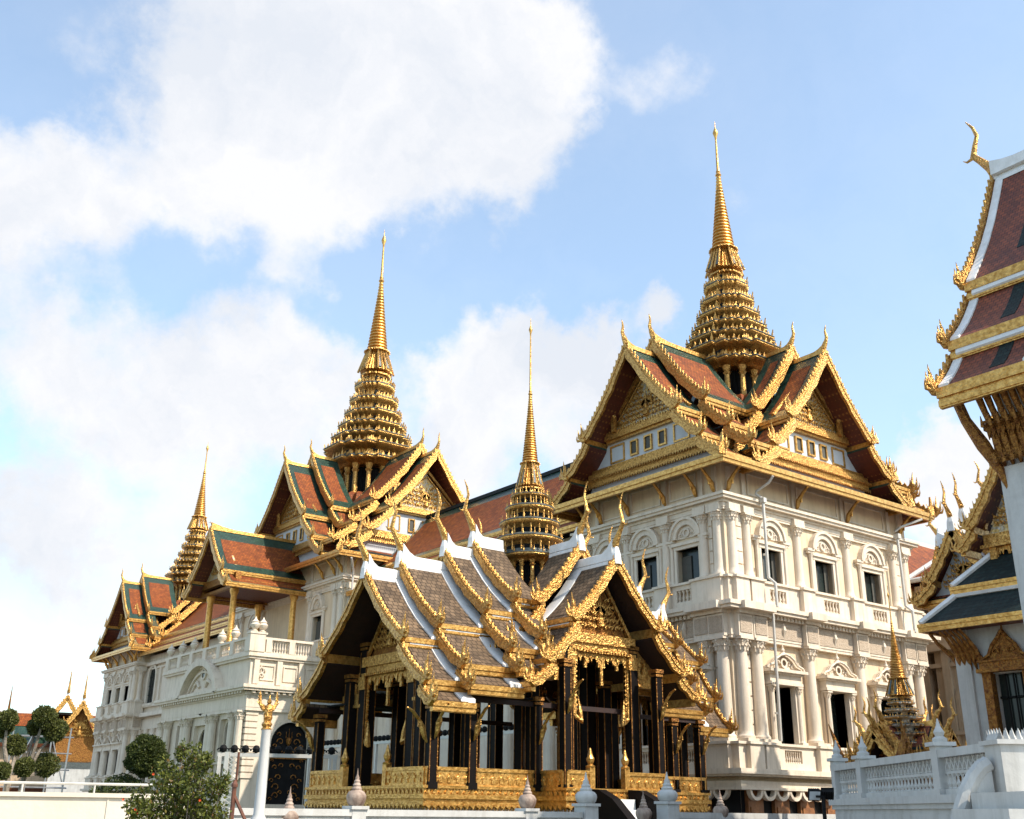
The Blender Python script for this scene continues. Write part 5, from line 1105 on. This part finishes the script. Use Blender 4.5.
# ------------------------------------------------------------------ floodlight, stakes, frame, iron rails
fl_ = thing('floodlight', 'black double floodlight on a short pole in front of the terrace wall end', 'floodlight', (16.0, 12.0, .5))
fl_.scale = (.75, .75, .75)
m = MB(); m.tube([(0, 0, -.66), (0, 0, 2.12)], .045, 8); m.box(-.22, -.03, 1.98, .2, .03, 2.03); O('pole', m, M['iron'], fl_)
for k, (dx, dy, rz, tl) in enumerate(((-.16, .12, -.7, .5), (.10, -.06, 2.3, -.7))):
    mm = Matrix.Translation((dx, dy, 2.06)) @ Matrix.Rotation(rz, 4, 'Z') @ Matrix.Rotation(tl, 4, 'X')
    m = MB(); m.obox(mm, .26, .1, .22); m.obox(mm @ Matrix.Translation((0, -.06, 0)), .29, .03, .25)
    for q in range(5): m.obox(mm @ Matrix.Translation((-.1+q*.05, .06, 0)), .012, .05, .2)
    h = O('lamp_head', m, M['iron'], fl_); g2 = MB(); g2.obox(mm @ Matrix.Translation((0, -.078, 0)), .24, .008, .2); O('lamp_glass', g2, M['lens'], h)
sk_ = thing('stake', 'rust-brown braced metal stake beside the flowering bush', 'stake', (6.9, 15.6, 0))
m = MB(); m.tube([(0, 0, 0), (0, 0, 2.0)], .035, 8); m.lathe([(.05, 0), (.05, .04), (.01, .1)], (0, 0, 2.0), 8); O('upright', m, M['rust'], sk_)
m = MB(); m.tube([(0, 0, 1.9), (.32, -.25, 1.2), (.6, -.45, 0)], .025, 6); O('brace', m, M['rust'], sk_)
fr_ = thing('lattice_frame', 'white lattice frame with a brown pole standing before the porch corner', 'frame', (13.8, 31.6, 0), -.66)
m = MB(); m.box(-.2, -.05, 0, -.08, .05, 3.3)
O('upright', m, M['pipe'], fr_); m = MB()
for k in range(14): m.tube([(-.08, 0, 1.2+k*.15), (.16, 0, 1.35+k*.15)], .015, 4); m.tube([(.16, 0, 1.2+k*.15), (-.08, 0, 1.35+k*.15)], .015, 4)
O('lattice', m, M['pipe'], fr_); m = MB(); m.tube([(.2, 0, 0), (.2, 0, 3.3)], .04, 6); O('pole', m, M['rust'], fr_)
def crest(label, p0, p1, z, post_z0, nposts):
    p0, p1 = Vector(p0), Vector(p1); L_ = (p1-p0).length; r = thing('iron_rail', label, 'rail', (p0.x, p0.y, 0), atan2(p1.y-p0.y, p1.x-p0.x), group='rails with black iron cresting')
    m = MB(); m.box(0, -.06, z-.1, L_, .06, z+.04); O('rail_bar', m, M['pipe'], r)
    for k in range(nposts): m = MB(); x = .1+k*(L_-.2)/(nposts-1); m.box(x-.07, -.07, 0, x+.07, .07, z-.1); O('rail_post', m, M['pipe'], r)
    m = MB(); n = int(L_/.42)
    for k in range(n):
        x = .2+k*.42; m.lathe([(.03, 0), (.12, .06), (.15, .16), (.1, .27), (.03, .3)], (x, 0, z+.04), 8)
        for s in (-1, 1): swirl(m, x+s*.12, z+.12, -.02, .11, s, .035)
    O('iron_cresting', m, M['iron'], r)
crest('black-crested white rail in front of the porch gate', (17.5, 41.45), (21.7, 39.45), 3.72, 0, 2)
crest('long black-crested rail seen between the columns of the gilded pavilion', (31.3, 60.5), (31.3, 39.6), 5.2, 0, 9)
# ------------------------------------------------------------------ vegetation
def leaves(m, c, r, n, s, rnd, shell=.55, sq=(1, 1, 1), flat=0):
    for _ in range(n):
        while True:
            d = Vector((rnd.uniform(-1, 1), rnd.uniform(-1, 1), rnd.uniform(-1, 1)))
            if .05 < d.length < 1: break
        d = d.normalized(); rr = r*(shell+(1-shell)*rnd.random()**.6)*(1+.24*noise.noise(d*2.1+Vector(c)))
        p = Vector(c)+Vector((d.x*rr*sq[0], d.y*rr*sq[1], d.z*rr*sq[2]))
        u = Vector((rnd.gauss(0, 1), rnd.gauss(0, 1), rnd.gauss(0, 1))).normalized(); u = (u+d*.5).normalized(); w = u.cross(Vector((rnd.gauss(0, 1), rnd.gauss(0, 1), rnd.gauss(0, 1)))).normalized()
        L_ = s*rnd.uniform(.7, 1.4)
        m.add([p, p+u*L_*.5+w*L_*.3, p+u*L_, p+u*L_*.5-w*L_*.3], [(0, 1, 2, 3)])
bu = thing('flowering_bush', 'loose flowering bush with red blooms in front of the cream wall', 'bush', (5.1, 13.1, 0))
rn = random.Random(5); m = MB(); st_ = MB(); fw_ = MB()
vr = Vector((sin(AZ), -cos(AZ), 0))       # across the view, so that the clumps spread as the bush does
clumps = [(0, 1.55, .34), (-.14, 1.95, .24), (.22, 1.9, .26), (.1, 2.2, .16), (-.32, 1.6, .22), (.42, 1.6, .24), (-.05, 1.3, .4), (.3, 1.3, .34), (-.3, 1.2, .34), (-.5, 1.72, .12), (.5, 1.95, .12), (.05, 1.0, .5), (-.05, 2.33, .07), (.3, 2.22, .10), (-.25, 2.1, .12), (.0, .6, .55), (-.52, 1.35, .14), (.57, 1.35, .16)]
for x, z, r in clumps:
    dd__ = rn.uniform(-.3, .3); c = vr*x+Vector((cos(AZ), sin(AZ), 0))*dd__; c.z = z
    leaves(m, c, r, int(2600*r*r/.09*.55)+90, .042, rn, .15)
    for _ in range(3):
        e = c+Vector((rn.uniform(-.6, .6)*r, rn.uniform(-.6, .6)*r, rn.uniform(.2, 1.3)*r)); st_.tube([(c.x*.2, c.y*.2, .2), (c.x*.6, c.y*.6, z*.6), (e.x, e.y, e.z)], [.018, .012, .003], 4)
        leaves(m, e, .07, 26, .045, rn, .1)
for _ in range(16):
    x, z, r = rn.choice(clumps); c = vr*(x+rn.uniform(-r, r)*.8)-Vector((cos(AZ), sin(AZ), 0))*rn.uniform(.05, .32); c.z = z+rn.uniform(-r, r)*.8
    for q in range(5): a = q*1.26; fw_.add([c, c+Vector((cos(a)*.014, -.01, sin(a)*.014)), c+Vector((cos(a+.7)*.017, -.02, sin(a+.7)*.017)), c+Vector((cos(a+1.2)*.013, -.01, sin(a+1.2)*.013))], [(0, 1, 2, 3)])
fol = O('foliage', m, M['leaf'], bu); O('branches', st_, M['bark'], bu); O('flowers', fw_, M['flower'], fol)
tb = thing('topiary_tree', 'round clipped topiary ball on a stem behind the flowering bush', 'tree', (14.03, 39.6, 0))
m = MB(); leaves(m, (0, 0, 3.45), .70, 9000, .07, rn, .82); leaves(m, (0, 0, 3.45), .6, 900, .2, rn, .5); O('crown', m, M['leafd'], tb); m = MB(); m.tube([(0, 0, 0), (.04, 0, 1.5), (0, 0, 3.2)], [.1, .07, .06], 7); O('trunk', m, M['bark'], tb)
hd = thing('clipped_shrub', 'low domed clipped shrub beside the topiary ball', 'shrub', (13.55, 40.1, 0))
m = MB(); leaves(m, (0, 0, 1.7), 1.1, 9000, .08, rn, .8, (1.05, 1.05, 1.0)); O('foliage', m, M['leafd'], hd); m = MB(); m.tube([(0, 0, 0), (0, 0, 1.2)], [.1, .08], 6); O('trunk', m, M['bark'], hd)
def P3(u, v, D): d = pix(u, v); h = sqrt(d.x*d.x+d.y*d.y); return Vector((d.x*D/h, d.y*D/h, 1.7+d.z*D/h))
def cloudtree(label, bu_, balls, D):
    base = P3(bu_[0], 790, D); base.z = 0; t = thing('clipped_tree', label, 'tree', base, group='trees clipped into balls at the lower left')
    cr, tr_ = MB(), MB(); fork = P3(bu_[0]+bu_[1], 778, D)-base
    tr_.tube([(0, 0, 0), (fork.x*.5, fork.y*.5, fork.z*.6), fork], [.14, .11, .09], 7)
    for i, (u, v, r) in enumerate(balls):
        c = P3(u, v, D+(i % 3-1)*.5)-base; rr = r*D/1150
        leaves(cr, c, rr, 2600, .075, rn, .72, (1, 1, .9)); leaves(cr, c, rr*.7, 300, .15, rn, .4)
        mid = fork.lerp(c, .5)+Vector((rn.uniform(-.15, .15), 0, rn.uniform(-.1, .1))); tr_.tube([fork, mid, c-Vector((0, 0, rr*.3))], [.08, .06, .04], 6)
    O('crown', cr, M['leafo'], t); O('trunk', tr_, M['bark'], t)
cloudtree('clipped tree of green balls with pale forked trunks, nearest the left edge', (8, 0), [(8, 719, 9), (2, 728, 9), (15, 745, 10), (1, 771, 8)], 44)
cloudtree('taller tree clipped into dark green balls in front of the far temple', (16, 8), [(44, 717, 11), (55, 730, 11.5), (46, 765, 12.5), (24, 767, 9), (36, 727, 8)], 45)
# ------------------------------------------------------------------ far temple and its scaffold
ta = atan2(134, 38)-pi/2
te = thing('temple', 'far gilded temple gable between clipped trees and the palace, left edge', 'temple', (39.2, 134, 0), ta)
TP2 = [(0, 13.2, 1.7, 10.6), (1.6, 10.4, 2.6, 9.2)]
arm(te, (0, 0, 0), 0, TP2, [(3, 0)], -3, dict(border=.4, bw=.4, nh=.9, ch=2.6, lean=-.3, ct=.13, fh=.3, rise=.5, ridge=(.2, .2), capm='cap', bb=0, sof='dsoffit'), ('green', 'orange'), low_in=-3)
arm(te, (-1.8, 2.5, 0), 0, [(0, 14.0, 1.9, 11.4), (1.7, 11.2, 2.8, 9.8)], [(2.5, 0)], -4, dict(border=.4, bw=.4, nh=.9, ch=2.6, lean=-.3, ct=.13, fh=.3, rise=.5, ridge=(.2, .2), capm='cap', bb=0, sof='dsoffit'), ('green', 'orange'), low_in=-4)
m = MB(); m.poly([(-2.0, 9.0), (2.0, 9.0), (0, 12.6)], ax='y', a=-2.2, b=-2.0); m.box(-2.3, -2.2, 6.5, 2.3, -2.0, 9.0); gw = O('gable_wall', m, M['goldd'], te); O('pediment_relief', pediment_mb(12.4, 9.1, 1.8, -2.25, .4), M['goldp'], gw)
m = MB(); m.box(-2.6, -2.1, 0, 2.6, 6, 6.6); O('wall', m, M['white'], te); m = MB(); m.box(-14, 2, 0, 7, 9, 8.6); O('rear_wall', m, M['tan'], te)
m = MB(); m.loft([[(-14, 1, 8.4), (7, 1, 8.4), (7, 10, 8.4), (-14, 10, 8.4)], [(-14, 5.2, 12.2), (7, 5.2, 12.2), (7, 5.8, 12.2), (-14, 5.8, 12.2)]]); rf = O('roof', m, M['green'], te, uv=lambda co: (co.x, co.z)); m = MB(); m.loft([[(-14, 3.4, 10.66), (7, 3.4, 10.66), (7, 3.5, 10.5), (-14, 3.5, 10.5)], [(-14, 5.1, 12.22), (7, 5.1, 12.22), (7, 5.2, 12.0), (-14, 5.2, 12.0)]]); O('tile_field', m, M['orange'], rf, uv=lambda co: (co.x, co.z)); m = MB(); m.box(-14, 5.1, 12.1, 7, 5.9, 12.5); O('ridge_cap', m, M['cap'], rf)
m = MB(); m.box(-14, .9, 8.2, 7, 1.1, 8.6); m.box(-14.2, 1.6, 5.6, 7.1, 2.0, 6.2); m.box(-14.2, 1.7, 3.2, 7.1, 2.0, 3.7); m.box(3.2, -.5, 0, 6.2, 2, 8.0); O('gilt_bands', m, M['orange'], te)
m = MB(); m.box(3.9, -.55, 3.9, 5.4, -.5, 7.2); m.box(-2.9, -2.2, 5.9, 2.9, -2.0, 6.6); O('window', m, M['steel'], te)
ch_ = O('ridge_finial', PROTO('farch', lambda: chofa_mb(3.0, .3, .12).mesh('ridge_finial', M['goldd'], True)), None, te, (-8.2, 5.5, 12.4))
sc_ = thing('scaffold', 'grey tube scaffold in front of the far temple', 'scaffold', (25.5, 96.5, 0), atan2(95.99-97.24, 28.05-23.34))
for i, x in enumerate((-2.4, -.9, .6, 2.0)):
    m = MB(); m.tube([(x, 0, 0), (x, 0, 7.6 if i < 3 else 7.9)], .06, 6); m.tube([(x, 1.2, 0), (x, 1.2, 7.3)], .06, 6); O('standard', m, M['galv'], sc_)
for z in (3.2, 4.6, 5.9, 7.2):
    m = MB(); m.tube([(-2.7, 0, z), (2.3, 0, z-.05)], .05, 6); m.tube([(-2.7, 1.2, z), (2.3, 1.2, z)], .05, 6); O('ledger', m, M['galv'], sc_)
m = MB(); m.tube([(-2.4, 0, 3.2), (-.9, 0, 7.2)], .05, 6); m.tube([(.6, 0, 7.2), (2.0, 0, 3.2)], .05, 6); O('brace', m, M['galv'], sc_)
